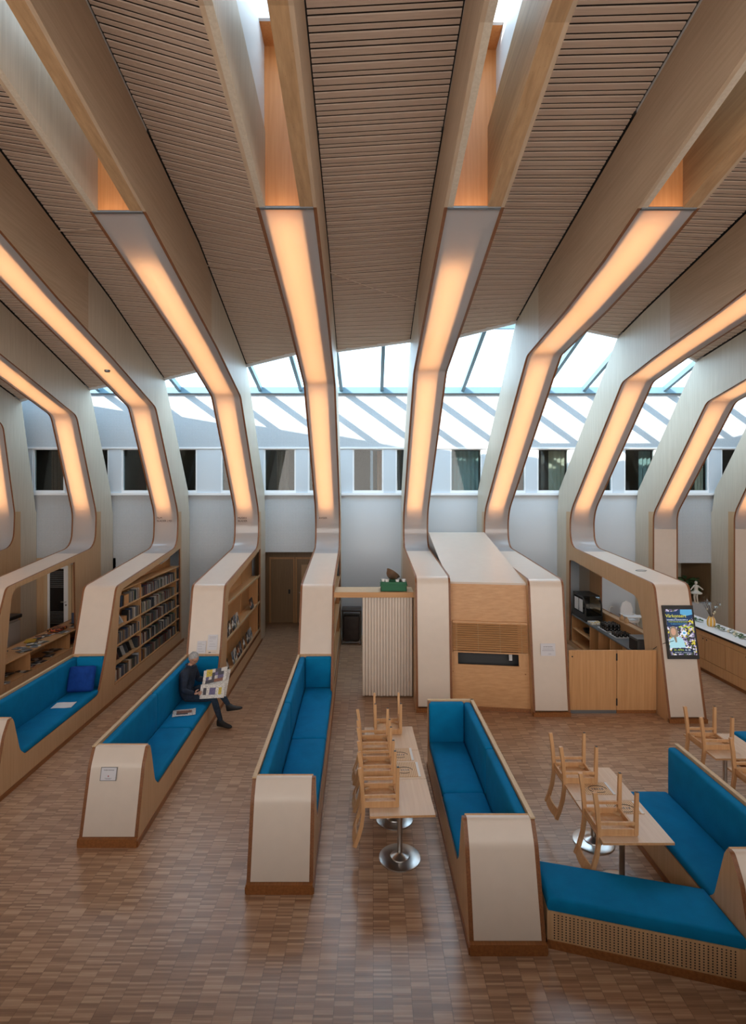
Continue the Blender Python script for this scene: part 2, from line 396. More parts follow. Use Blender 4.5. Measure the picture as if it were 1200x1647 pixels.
# ---------------------------------------------------------------- the ribs: soffit and ceiling lines (Y, Z) measured in the room
YB, YWALL, YF = 15.1, 16.15, -6.0
RIB = [Line(-10.295, 563), Line(-7.96, 563), Line(-5.62, 563), Line(-3.322, 563.8), Line(-1.196, 574.3), Line(.84, 601), Line(2.984, 610), Line(5.4715, 608), Line(7.864, 608), Line(10.18, 608)]
SOF = [[(14.6, 6.25), (11, 7.2), (7.5, 8.05), (4.3, 8.45)],
       [(14.02, 6.39), (10.93, 7.22), (7.5, 8.02), (4.3, 8.42)],
       [(13.36, 6.5), (10.9, 7.13), (8.88, 7.60), (7.41, 8.0), (4.3, 8.4)],
       [(12.58, 6.63), (10.38, 7.17), (6.69, 7.90), (4.29, 8.31)],
       [(11.8, 6.74), (9.0, 7.3), (6.2, 7.7), (4.0, 8.0)],
       [(11.2, 6.89), (8.8, 7.28), (6.3, 7.72), (4.2, 8.05)],
       [(10.71, 7.11), (8.48, 7.26), (7.08, 7.42), (6, 7.62), (4.3, 7.9)],
       [(11.86, 6.82), (10.5, 7.02), (8.51, 7.25), (7.86, 7.35), (4.3, 7.95)],
       [(12.66, 6.51), (11.29, 6.77), (8, 7.3), (4.3, 7.95)],
       [(13.4, 6.3), (11, 6.8), (8, 7.3), (4.3, 7.95)]]
CEI = [[(15.4, 6.99), (11, 8.2), (7.4, 9.05), (4.3, 9.35)],
       [(14.72, 7.19), (10.93, 8.29), (7.4, 9.1), (4.3, 9.4)],
       [(14.0, 7.31), (10.78, 8.29), (9.65, 8.56), (7.41, 9.10), (4.5, 9.35)],
       [(13.29, 7.49), (12.4, 7.73), (9.07, 8.6), (5.18, 9.15)],
       [(12.5, 7.65), (9, 8.33), (4.7, 8.75)],
       [(12.1, 7.77), (9.3, 8.4), (4.8, 8.82)],
       [(11.58, 8.03), (9.22, 8.37), (4.87, 8.86)],
       [(12.1, 7.86), (10.84, 8.06), (9.07, 8.3), (7.86, 8.47), (4.8, 8.85)],
       [(13.09, 7.57), (11.29, 7.8), (8, 8.4), (4.8, 8.85)],
       [(13.7, 7.3), (11.3, 7.8), (8, 8.4), (4.8, 8.85)]]
for q in SOF: q.append((YF, q[-1][1] + .35))
for q in CEI: q.append((YF, q[-1][1] + .35))
LAMPEND = [6.4, 6.4, 6.4, 6.72, 6.25, 6.3, 6.1, 6.3, 6.3, 6.3]
CORNER = {1: (11.15, 2.33), 0: (11.15, 2.33), 2: (11.12, 2.36), 3: (11.05, 2.40), 4: (11.2, 2.38), 5: (10.75, 2.62), 6: (10.62, 2.58), 7: (10.5, 2.52)}
FOOT = {5: 10.42, 6: 10.22, 7: 9.93}
BENCH0 = {0: 8.9, 1: 8.05, 2: 7.25, 3: 6.435, 4: 5.684}
YE, ZR, ZS = 10.68, 1.05, .39          # foot of the end panel above a bench, height of the back rail, of the seat rail
def front_fin(y0):
    return fillet([(y0, 0, 0), (y0 + .25, .86, .35), (y0 + .37, ZR, .08), (y0 + .42, ZR, 0)])

# ---------------------------------------------------------------- floor
fl = MB(); fl.box(-13.6, 13.6, YF - .6, 18.2, -.3, -.004)
floor = fl.build('floor', 'plinth_oak', kind='structure', label='ladder-pattern oak parquet floor')
BW, BL = .165, .168
proto = MB().box(0, BW - .0007, 0, BL - .0007, -.006, 0).mesh('parquet_block', 'parquet')
blocks = []
rndc = {}
for c in range(int(-13.4 / BW), int(13.4 / BW)):
    o = random.random() * BL
    y = 3.35 + o - BL
    while y < 17.9:
        if abs((c + .5) * BW) < .74 * y + .45: blocks.append((y, c * BW))
        y += BL
blocks.sort(key=lambda b: b[0] + 1.5 * max(0, abs(b[1] + .08) - .706 * b[0]))
for y, x in blocks[:300]:
    o = bpy.data.objects.new('parquet_block', proto); COL.objects.link(o); o.parent = floor; o.location = (x, y, random.uniform(-.0004, .0004))
pm = MB()
for y, x in blocks[300:]:
    z = random.uniform(-.0004, .0004); x1, y1 = x + BW - .0007, y + BL - .0007
    pm.add([(x, y, -.006), (x1, y, -.006), (x1, y1, -.006), (x, y1, -.006), (x, y, z), (x1, y, z), (x1, y1, z), (x, y1, z)],
           [(4, 5, 6, 7), (0, 1, 5, 4), (1, 2, 6, 5), (2, 3, 7, 6), (3, 0, 4, 7)])
pm.build('parquet_field', 'parquet', floor, kind='stuff', recalc=False)

# ---------------------------------------------------------------- shell: side walls, street facade behind the camera, back wall
plain('shell_white', (.62, .58, .53), .7)
for nm, x0, x1 in (('wall_left', -13.6, -13.4), ('wall_right', 13.4, 13.6)):
    MB().box(x0, x1, YF - .6, 18.2, 0, 10.6).build(nm, 'shell_white', kind='structure')
fw = MB(); fw.box(-13.4, 13.4, YF - .6, YF - .4, 0, 2.9); fw.box(-13.4, 13.4, YF - .6, YF - .4, 8.4, 10.6)
for x in (-13.4, -6.8, 0, 6.6): fw.box(x, x + .2, YF - .6, YF - .4, 2.9, 8.4)
wf = fw.build('wall_front', 'shell_white', kind='structure')
plain('opaque_pane', (.75, .77, .78), .6)  # unseen facade panes, made opaque so no sun falls through them
for k, x in enumerate((-13.2, -6.6, .2, 6.8)):
    MB().box(x, x + 6.4, YF - .55, YF - .5, 2.9, 8.4).build('window_%d' % (40 + k), 'opaque_pane', kind='structure', label='frosted glazing of the street facade')

MB().box(-13.4, 13.4, YF - .4, .9, 2.45, 2.72).build('floor_gallery', 'shell_white', kind='structure', label='gallery floor the picture is taken from')
BAYS = [(RIB[i].x(YWALL, .72), RIB[i + 1].x(YWALL)) for i in range(9)]
ZWT, ZWB, ZTOP = 5.71, 4.32, 7.43
def wx(px, y=YWALL): return (px - 600) / FPX * y
def wz(py, y=YWALL): return CAMZ + (HY - py) / FPX * y
wins = [(-20, 32), (52, 104), (124, 175), (195, 247), (265, 317), (355, 407), (424, 476), (495, 547), (567, 617), (636, 688), (724, 776), (794, 846), (864, 916), (934, 986), (1004, 1055), (1089, 1141), (1160, 1212)]
wb = MB()
wb.box(-13.4, 13.4, YWALL, YWALL + .2, ZWT, ZTOP, 0)                       # perforated band over the windows
edges = [-13.4] + [v for a, b in wins for v in (wx(a), wx(b))] + [13.4]
for k in range(0, len(edges), 2): wb.box(edges[k], edges[k + 1], YWALL, YWALL + .2, ZWB, ZWT, 1)
PERF = {0: 2.35, 1: 0, 2: 0, 3: 2.53, 8: 2.2}
lows = [(-13.4, BAYS[0][0], 0, 1)] + [(BAYS[i][0] - .75, BAYS[i][1] + .75, PERF.get(i, 0), 0 if i in PERF else 1) for i in range(9)] + [(BAYS[8][1], 13.4, 0, 1)]
for k, (x0, x1, z0, mi) in enumerate(lows):
    a = lows[k - 1][1] if k else x0
    x0 = max(x0, (lows[k - 1][1] + x0) / 2) if k else x0
    x1 = (x1 + lows[k + 1][0]) / 2 if k + 1 < len(lows) else x1
    wb.box(x0, x1, YWALL, YWALL + .2, z0, ZWB, mi)
wback = wb.build('wall_back', ['perforated', 'white_wall'], kind='structure')
# dim recess with a door under the perforated wall, window niche at the right, lower wall with the striped glass door
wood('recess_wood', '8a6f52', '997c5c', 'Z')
def niche(x0, x1, z0, z1, y1, mat, name):
    m = MB(); t = .08
    m.box(x0 - .3, x1 + .3, y1, y1 + t, z0 - .3, z1 + .3); m.box(x0 - t, x0, YWALL + .2, y1, z0, z1); m.box(x1, x1 + t, YWALL + .2, y1, z0, z1); m.box(x0 - t, x1 + t, YWALL + .2, y1, z1, z1 + t)
    m.box(x0 - t, x1 + t, YWALL + .2, y1, z0 - t, z0 - .004)
    return m.build(name, mat, kind='structure')
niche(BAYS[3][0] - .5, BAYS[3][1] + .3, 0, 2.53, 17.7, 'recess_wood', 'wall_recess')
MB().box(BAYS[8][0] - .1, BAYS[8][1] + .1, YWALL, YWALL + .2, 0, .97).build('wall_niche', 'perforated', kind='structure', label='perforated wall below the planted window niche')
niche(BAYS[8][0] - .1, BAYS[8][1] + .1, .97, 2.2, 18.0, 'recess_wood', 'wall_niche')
MB().box(BAYS[0][0] - .8, BAYS[0][1] + .8, YWALL, YWALL + .2, 0, 2.35).build('wall_lower', 'birch_ply', kind='structure', label='pale plywood wall around the striped glass door')
# sill and head trim
MB().box(-13.4, 13.4, YWALL - .07, YWALL, 4.27, 4.34).build('trim_1', 'white_paint', kind='structure', label='white window sill ledge')
MB().box(-13.4, 13.4, YWALL - .02, YWALL, ZWT - .02, ZWT + .03).build('trim_2', 'white_paint', kind='structure', label='white trim over the windows')
for k, (a, b) in enumerate(wins):
    x0, x1 = wx(a), wx(b); m = MB(); t = .05
    for q in ((x0, x0 + t, ZWB, ZWT), (x1 - t, x1, ZWB, ZWT), (x0 + t, x1 - t, ZWB, ZWB + .1), (x0 + t, x1 - t, ZWT - t, ZWT)):
        m.box(q[0], q[1], YWALL + .02, YWALL + .12, q[2], q[3])
    wo = m.build('window_%d' % (k + 1), 'white_paint', kind='structure')
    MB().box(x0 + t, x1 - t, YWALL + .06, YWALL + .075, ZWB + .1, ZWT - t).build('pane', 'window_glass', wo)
# rooms behind the windows
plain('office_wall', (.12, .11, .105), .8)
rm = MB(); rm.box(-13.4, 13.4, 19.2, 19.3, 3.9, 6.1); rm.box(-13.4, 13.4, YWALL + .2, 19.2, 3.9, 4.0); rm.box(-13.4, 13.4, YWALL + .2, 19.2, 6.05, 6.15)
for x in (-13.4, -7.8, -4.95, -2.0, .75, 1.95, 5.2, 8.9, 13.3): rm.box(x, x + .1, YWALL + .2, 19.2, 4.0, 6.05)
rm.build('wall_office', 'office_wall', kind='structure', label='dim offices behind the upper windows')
plain('curtain_teal', (.30, .42, .42), .8); plain('curtain_cream', (.55, .52, .42), .8); plain('curtain_brown', (.16, .10, .07), .8); plain('curtain_orange', (.55, .27, .14), .8)
def curtain(x0, x1, z0, z1, y, amp, n, mat, name, label, cat='curtain', group=None):
    m = MB(); N = n * 4; vs = []
    for z in (z0, z1):
        for i in range(N + 1):
            vs.append((x0 + (x1 - x0) * i / N, y + amp * math.sin(2 * math.pi * i / 4 + .3), z))
    for z in (z0, z1):
        for i in range(N + 1):
            vs.append((x0 + (x1 - x0) * i / N, y + .008 + amp * math.sin(2 * math.pi * i / 4 + .3), z))
    n1 = N + 1; fs = []
    for i in range(N):
        fs += [(i, i + 1, n1 + i + 1, n1 + i), (2*n1 + i, 3*n1 + i, 3*n1 + i + 1, 2*n1 + i + 1)]
    m.add(vs, fs); return m.build(name, mat, smooth=60, loc=((x0 + x1) / 2, y, z0), label=label, cat=cat, group=group)
for a, b, mt, lb in ((727, 774, 'curtain_teal', 'pale teal curtain drawn across the window over the kiosk roof'),
                     (228, 250, 'curtain_cream', 'cream curtain edge in the window behind the rib of the pillow bench'),
                     (72, 104, 'curtain_brown', 'brown curtain in the window at the far left of the row'),
                     (442, 462, 'curtain_brown', 'brown curtain in the window above the dim doorway recess'),
                     (607, 617, 'curtain_orange', 'orange curtain edge in the window above the folded cream partition'),
                     (888, 915, 'curtain_cream', 'cream curtain in the window above the cafe opening'),
                     (1036, 1056, 'curtain_teal', 'teal curtain in the window above the screen rib'),
                     (1128, 1142, 'curtain_cream', 'cream curtain edge in the window above the twig vase')):
    curtain(wx(a), wx(b), ZWB + .1, ZWT - .06, YWALL + .33, .03, max(3, int((b - a) / 6)), mt, 'office_curtain', lb)

# ---------------------------------------------------------------- glazed roof strip between ceiling and back wall
GS = .27
def zroof(y): return ZTOP + .06 + (YWALL - y) * GS
ends = []
for i in range(10):
    ends += [(RIB[i].x(CEI[i][0][0]), CEI[i][0][0]), (RIB[i].x(CEI[i][0][0], .72), CEI[i][0][0])]
ends = [(-13.4, 15.9)] + ends + [(13.4, 14.2)]
def yend(x): return interp(ends, x)
sk = empty('roof_glazing', (0, YWALL, ZTOP), 'sloping glass roof strip with blue-grey bars above the back wall', 'skylight')
sk_rail = MB().box(-13.4, 13.4, YWALL - .10, YWALL + .14, ZTOP - .06, ZTOP + .13); sk_rail.build('sill_rail', 'alu_blue', sk)
rx = [wx(420 + 64.7 * k) for k in range(-9, 16)]
rx = [x for x in rx if -13.2 < x < 13.2]
for x in rx:
    y1 = yend(x)
    MB().bar((x, YWALL + .05, zroof(YWALL) - .02), (x, y1, zroof(y1) - .02), .10, .15).build('rafter', 'alu_blue', sk)
xs = [-13.35] + rx + [13.35]
for a, b in zip(xs, xs[1:]):
    n = 3; vs = []; fs = []
    for k in range(n + 1):
        x = a + .028 + (b - a - .056) * k / n; y1 = yend(x)
        for dz in (.05, .065): vs += [(x, YWALL + .05, zroof(YWALL) + dz), (x, y1, zroof(y1) + dz)]
    for k in range(n):
        o = 4 * k; fs += [(o, o + 1, o + 5, o + 4), (o + 2, o + 6, o + 7, o + 3)]
    g = MB(); g.add(vs, fs); g.build('pane', 'clear_glass', sk, recalc=False)
for a, b in zip(xs, xs[1:]):
    if a > 1.2 and max(yend(a), yend(b)) < 12.75:
        MB().box(a + .03, b - .03, 12.78, 12.86, zroof(12.82) - .08, zroof(12.82) + .04).build('cross_bar', 'alu_blue', sk)
# roof edge between ceiling end and glass
fa = MB()
ex = sorted(set([e[0] for e in ends]))
for a, b in zip(ex, ex[1:]):
    ya, yb = yend(a), yend(b)
    def zc(x):
        for i in range(9):
            x0, x1 = RIB[i].x(CEI[i][0][0], .72), RIB[i + 1].x(CEI[i + 1][0][0])
            if x0 - 1e-6 <= x <= x1 + 1e-6: return CEI[i][0][1] + (CEI[i + 1][0][1] - CEI[i][0][1]) * (x - x0) / (x1 - x0)
        return min(enumerate(CEI), key=lambda t: abs(RIB[t[0]].x(CEI[t[0]][0][0], .36) - x))[1][0][1]
    vs = [(x, y + d, z) for d in (-.06, 0) for x, y in ((a, ya), (b, yb)) for z in (zc(x) - .0, zroof(y) + .08)]
    fa.add(vs, [(0, 2, 3, 1), (4, 5, 7, 6), (0, 1, 5, 4), (2, 6, 7, 3), (0, 4, 6, 2), (1, 3, 7, 5)])
fa.build('trim_3', 'white_paint', kind='structure', label='white roof edge above the slatted ceiling end')

# ---------------------------------------------------------------- slatted ceilings between the ribs
def ext(poly, y):
    if y > poly[0][0]:
        (a, z0), (b, z1) = poly[0], poly[1]; return z0 + (z1 - z0) * (y - a) / (b - a)
    return interp(poly, y)
NY = 48
for i in range(-1, 10):
    if i == -1: A = Line(-13.4, 600, 0); CA = [(CEI[0][0][0] + .5, CEI[0][0][1] - .2)] + CEI[0][1:]; oa = 0
    else: A = RIB[i]; CA = CEI[i]; oa = .72
    if i == 9: B = Line(13.4, 600, 0); CB = [(CEI[9][0][0] + .5, CEI[9][0][1] - .2)] + CEI[9][1:]
    else: B = RIB[i + 1]; CB = CEI[i + 1]
    m = MB(); vs = []; fs = []
    X0, Y0, X1, Y1 = A.x(CA[0][0], oa), CA[0][0], B.x(CB[0][0]), CB[0][0]
    ys = sorted(set([YF - .6 + k * (max(Y0, Y1) - YF + .6) / NY for k in range(NY + 1)] + [p[0] for p in CA + CB]))
    for y in ys:
        xa, xb = A.x(y, oa), B.x(y); x0, x1 = xa, xb
        if y > min(Y0, Y1) and Y0 != Y1:
            xc = X0 + (X1 - X0) * (y - Y0) / (Y1 - Y0)
            if Y0 < Y1: x0 = min(max(x0, xc), x1)
            else: x1 = max(min(x1, xc), x0)
        if x0 <= xa + 1e-6: x0 = xa - .02
        if x1 >= xb - 1e-6: x1 = xb + .02
        zf = lambda x: ext(CA, y) + (ext(CB, y) - ext(CA, y)) * (x - xa) / (xb - xa)
        for h in (.05, .115): vs += [(x0, y, zf(x0) + h), (x1, y, zf(x1) + h)]
    for k in range(len(ys) - 1):
        o = 4 * k; fs += [(o, o + 1, o + 5, o + 4), (o + 2, o + 6, o + 7, o + 3), (o, o + 4, o + 6, o + 2), (o + 1, o + 3, o + 7, o + 5)]
    m.add(vs, fs); ce = m.build('ceiling', 'ceiling_board', kind='structure', label='slatted pine ceiling field')
    if i < 0 or i > 8: continue
    y = 3.3; k = 0; rs = random.Random(i)
    while y < max(CA[0][0], CB[0][0]):
        w = (.068, .044, .070, .036)[k % 4]; th = (.016, .012, .016, .012)[k % 4]
        x0, x1 = A.x(y, oa) + .012, B.x(y) - .012
        # clip by the diagonal end of the field
        X0, Y0, X1, Y1 = A.x(CA[0][0], oa), CA[0][0], B.x(CB[0][0]), CB[0][0]
        ye = y + w
        if ye > min(Y0, Y1):
            if ye >= max(Y0, Y1): break
            xc = X0 + (X1 - X0) * (ye - Y0) / (Y1 - Y0)
            if Y0 < Y1: x0 = max(x0, xc)
            else: x1 = min(x1, xc)
        # out of the picture?
        zz = ext(CA, y); lo, hi = 600 + FPX * x0 / y, 600 + FPX * x1 / y
        if x1 - x0 > .05 and hi > -220 and lo < 1420 and HY - FPX * (min(ext(CA, y), ext(CB, y)) - CAMZ) / y > -120:
            xa, xb = A.x(y, oa), B.x(y)
            zz = lambda x, yy: ext(CA, yy) + (ext(CB, yy) - ext(CA, yy)) * (x - xa) / (xb - xa)
            vs = []
            for x in (x0, x1):
                z0, z1 = zz(x, y), zz(x, ye); vs += [(x, y, z0 + .05 - th), (x, ye, z1 + .05 - th), (x, ye, z1 + .05), (x, y, z0 + .05)]
            s = MB(); s.add(vs, [(0, 1, 2, 3), (4, 7, 6, 5), (0, 4, 5, 1), (1, 5, 6, 2), (2, 6, 7, 3), (3, 7, 4, 0)])
            s.build('slat', 'slat_pine', ce)
        y += w + .028; k += 1

# ---------------------------------------------------------------- ribs
def subline(poly, s0, s1):
    """part of a polyline between two arc lengths"""
    out = []; s = 0
    for a, b in zip(poly, poly[1:]):
        a, b = Vector(a), Vector(b); l = (b - a).length
        if s + l >= s0 and s <= s1 and l > 1e-9:
            u0, u1 = max(0, (s0 - s) / l), min(1, (s1 - s) / l)
            p, q = a + (b - a) * u0, a + (b - a) * u1
            if not out: out.append(tuple(p))
            out.append(tuple(q))
        s += l
    return out
def arclen(poly): return sum((Vector(b) - Vector(a)).length for a, b in zip(poly, poly[1:]))
def profile(i):
    pts = []
    if i in CORNER:
        c = CORNER[i]; B_ = (15.06, 2.82)
        pts.append((YE, ZR, 0) if i in BENCH0 else (FOOT[i], 0, 0)); pts.append((*c, .2))
        ys = 14.2; split = (ys, c[1] + (B_[1] - c[1]) * (ys - c[0]) / (B_[0] - c[0])); pts.append((*split, 0)); pts.append((*B_, .55))
    else:
        pts.append((15.12, 0, 0)); split = (15.12, 3.3); pts.append((*split, 0))
    pts.append((15.12, 3.75, .9))
    s = SOF[i]; pts.append((*s[0], .35))
    ye = LAMPEND[i]; ze = interp(s, ye); lamp_end = (ye, ze)
    for a, b in zip(s, s[1:]):
        if a[0] > ye > b[0]: pts.append((ye, ze, 0))
        pts.append((*b, 0))
    pr = fillet(pts)
    near = lambda q: min(range(len(pr)), key=lambda k: (pr[k][0] - q[0]) ** 2 + (pr[k][1] - q[1]) ** 2)
    a, b = near(split), near(lamp_end)
    return pr, pr[:a + 1], pr[a:b + 1], pr[b:]
def seat_swoop(y0, y1=None):
    q = [(y0 + .455, .99, .03), (y0 + .60, .50, .18), (y0 + .72, ZS, .1)]
    return q
LABELS = ['curved timber rib with glowing panel cut by the left picture edge',
          'curved timber rib whose open lower frame holds the magazine shelves',
          'curved timber rib with film bookcase, ending in the pillow bench',
          'curved timber rib ending in the bench where the man reads',
          'curved timber rib ending in the empty blue bench beside the cream partition',
          'curved timber rib between cream partition and kiosk, its foot on the floor',
          'curved timber rib between the kiosk and the cafe gate, with a small notice',
          'curved timber rib with cafe opening and advertising screen on its foot',
          'curved timber rib standing behind the long counter with the twig vase',
          'curved timber rib with glowing panel cut by the right picture edge']
W = .72
RIBS = []
for i, rb in enumerate(RIB):
    base = rb.p(BENCH0.get(i, FOOT.get(i, YB)), 0, .36)
    root = empty('timber_rib', base, LABELS[i], 'rib', 'curved timber ribs'); RIBS.append(root)
    pr, low, lamp, open_ = profile(i)
    rear = [(15.98, 4.41), (16.1, 3.8), (YWALL - .01, 3.75), (YWALL - .01, 0)]
    tail = [tuple(p) for p in reversed(CEI[i])] + rear
    def seatside():
        y0 = BENCH0[i]
        a = fillet([(*p, 0) for p in front_fin(y0)] + seat_swoop(y0) + [(YE - .75, ZS, 0), (YE - .36, ZS + .01, .25), (YE - .12, ZR - .15, .4), (YE, ZR + .12, 0)])
        return a + pr[1:]
    def backside():
        return front_fin(BENCH0[i]) + pr
    if i in BENCH0: Lo, Ro = backside() + tail, seatside() + tail
    else: Lo = Ro = pr + tail
    hl, hr = [], []
    zslope = lambda y, d=.12: interp(low[-6:] if len(low) > 8 else low, y) - d
    if i in (0, 1):
        hr = [fillet([(11.05, .28, 0), (14.9, .28, 0), (14.9, .74, 0), (13.95, .74, 0), (13.9, 2.52, 0), (11.42, 2.26, .15), (11.3, 2.1, 0)])]
        hl = [fillet([(11.25, .74, 0), (15.3, .74, 0), (15.3, 2.72, 0), (14.7, 2.64, 0), (11.42, 2.26, .15), (11.36, 2.1, 0)])]
    elif i in (2, 3, 4):
        hr = [fillet([(11.0, .33, 0), (15.25, .33, 0), (15.25, 2.74, 0), (14.5, 2.62, 0), (11.4, 2.26, .12), (11.27, 2.12, 0)])]
    elif i == 7:
        hl = [fillet([(10.62, .12, 0), (15.12, .12, 0), (15.12, 2.42, .1), (14.85, 2.44, .1), (11.15, 2.14, .35), (10.95, 1.7, 0)])]
        hr = [fillet([(11.0, 1.16, 0), (14.6, 1.16, 0), (14.6, 2.36, 0), (11.45, 2.12, .2), (11.2, 1.7, 0)])]
    edge = lambda p, q: 0 if (max(p[0], q[0]) < LAMPEND[i] + .01 and min(p[1], q[1]) > 5) or abs(p[1] - q[1]) < 1e-6 and abs(p[1] - 3.8) < 1e-6 else 1
    for loop, hole, o0, o1 in ((Lo, hl, 0, .042), (Ro, hr, W - .042, W)):
        c = next(k for k in range(len(loop) - 1) if loop[k][1] < 3.8 <= loop[k + 1][1])
        u = (3.8 - loop[c][1]) / (loop[c + 1][1] - loop[c][1]); cut = (loop[c][0] + u * (loop[c + 1][0] - loop[c][0]), 3.8)
        e = loop.index((16.1, 3.8))
        yc = 9.9; zs_, zc_ = interp(SOF[i], yc), interp(CEI[i], yc); up_ = loop[c + 1:e]; kc = len(up_) - 1 - len(rear[:1])
        top = [p for p in up_ if p in CEI[i] or p == rear[0]]; sofl = up_[:len(up_) - len(top)]
        back_ = [cut] + [p for p in sofl if p[0] > yc] + [(yc, zs_), (yc, zc_)] + [p for p in top if p[0] > yc] + [(16.1, 3.8), (YWALL - .01, 3.75), (YWALL - .01, 0), (15.36, 0), (15.36, 3.8)]
        fr_ = [(yc, zs_)] + [p for p in sofl if p[0] < yc] + [p for p in top if p[0] < yc] + [(yc, zc_)]
        m = MB(); rb.plate(m, [back_], o0, o1, 0, lambda p, q: edge(p, q) if p[1] > 3.79 and not (abs(p[0] - yc) < 1e-6 and abs(q[0] - yc) < 1e-6) else 0); m.build('upper_side_panel', ['rib_pale', 'ply_edge'], root)
        m = MB(); rb.plate(m, [fr_], o0, o1, 0, lambda p, q: edge(p, q) if not (abs(p[0] - yc) < 1e-6 and abs(q[0] - yc) < 1e-6) else 0); m.build('front_side_panel', ['rib_front', 'ply_edge'], root)
        m = MB(); rb.plate(m, [loop[:c + 1] + [cut, (15.36, 3.8), (15.36, 0)]] + hole, o0, o1, 0, edge); m.build('side_panel', ['birch_ply', 'ply_edge'], root)
    # cream laminate: end panel and sloping top
    m = MB()
    lo = low if i not in (5, 6, 7) else [(low[0][0] + .03, .1)] + low[1:]
    rb.strip(m, lo, .042, W - .042, .004, .016); m.build('laminate_panel', 'laminate', root, smooth=40)
    # light panel
    m = MB(); rb.strip(m, lamp, .042, W - .042, .006, .006); m.build('light_panel', 'diffuser', root, smooth=40)
    m = MB(); rb.strip(m, lamp, .10, .52, .30, .01); m.build('light_box', 'reflector', root, smooth=40)
    kx = min(range(len(lamp)), key=lambda k: (lamp[k][0] - SOF[i][0][0]) ** 2 + (lamp[k][1] - SOF[i][0][1]) ** 2)
    sk_ = arclen(lamp[:kx + 1]); L_ = arclen(lamp)
    s_bot = next((arclen(lamp[:k + 1]) for k in range(len(lamp)) if lamp[k][1] > 3.95 - .25), 1.2)
    s_bot = max(s_bot, arclen([p for p in lamp if p[1] < 3.9]) + .05)
    gap = {3: 1.05, 5: 1.15}.get(i, .18)
    for a, b in ((s_bot, sk_ - .16), (sk_ + .16, L_ - gap)):
        m = MB(); rb.strip(m, subline(lamp, a, b), .15, .46, .24, .012); m.build('led_strip', 'led', root)
    # glulam beams inside
    up = [p for p in lamp if p[1] > 3.0 and (p[0] > 14.9 or p[1] > 3.4)]
    up = [p for p in up if not (p[0] < 15.05 and p[1] < 3.4)]
    for o0, o1 in ((.042, .11), (W - .20, W - .042)):
        inner = offset(up, .03)
        ce = [p for p in CEI[i] if p[0] > LAMPEND[i]] + [(LAMPEND[i], interp(CEI[i], LAMPEND[i]))]
        loop = inner + list(reversed(ce)) + [(15.95, 4.3), (16.0, 3.6)]
        m = MB(); rb.plate(m, [loop], o0, o1, 0, 0); m.build('beam', 'glulam', root)
        ce = [(LAMPEND[i], interp(CEI[i], LAMPEND[i]))] + [p for p in CEI[i] if p[0] < LAMPEND[i]]
        m = MB(); rb.plate(m, [open_ + list(reversed(ce))], o0, o1, 0, 0); m.build('beam', 'rib_pale' if o0 < .05 else 'glulam', root)
    # roof over the lamp, shaft end, skylight
    ce = [p for p in CEI[i] if p[0] > LAMPEND[i]] + [(LAMPEND[i], interp(CEI[i], LAMPEND[i]))]
    m = MB(); rb.strip(m, ce, -.04, W + .04, .12, .06); m.build('rib_cap', 'ceiling_board', root)
    ce = [(.8, interp(CEI[i], .8)), CEI[i][-1]]
    m = MB(); rb.strip(m, ce, -.04, W + .04, .12, .06); m.build('rib_cap', 'ceiling_board', root)
    yl = LAMPEND[i]; zt = 10.05; z0 = interp(SOF[i], yl) + .02
    m = MB(); rb.box(m, .10, .62, yl, yl + .04, z0, 9.6); m.build('shaft_end', 'shaft_ply', root)
    m = MB(); rb.box(m, .10, .62, yl - .33, yl + .0, 9.6, 9.64); m.build('shaft_lintel', 'shaft_ply', root)
    for nm, mt, q in (('skylight_curb', 'white_paint', (.10, .62, yl - .37, yl - .33, 9.6, zt)), ('skylight_curb', 'white_paint', (.10, .62, .8, .84, 8.5, zt)),
                      ('skylight_pane', 'clear_glass', (-.02, W + .02, .8, yl - .33, zt, zt + .02)), ('shaft_roof', 'ceiling_board', (-.02, W + .02, yl - .33, yl + .2, 9.64, 9.9)),
                      ('shaft_roof', 'ceiling_board', (-.02, W + .02, yl + .04, yl + .1, interp(CEI[i], yl), 9.7))):
        m = MB(); rb.box(m, *q); m.build(nm, mt, root)
    wl = [(.8, interp(CEI[i], .8) - .01)] + [p for p in reversed(CEI[i]) if .8 < p[0] < yl + .1] + [(yl + .1, interp(CEI[i], yl + .1) - .01), (yl + .1, zt), (.8, zt)]
    for o0, o1 in ((.005, .10), (.62, W - .005)):
        m = MB(); rb.plate(m, [wl], o0, o1, 0, 0); m.build('shaft_wall', 'white_paint', root)
    m = MB(); ze = interp(SOF[i], yl); rb.box(m, .042, W - .042, yl - .012, yl + .03, ze - .012, ze + .01); m.build('lamp_frame', 'grey_metal', root)
    # plinth
    if i in FOOT:
        m = MB(); rb.box(m, .0, W, FOOT[i] - .02, FOOT[i] + .06, 0, .075); m.build('plinth', 'plinth_oak', root)

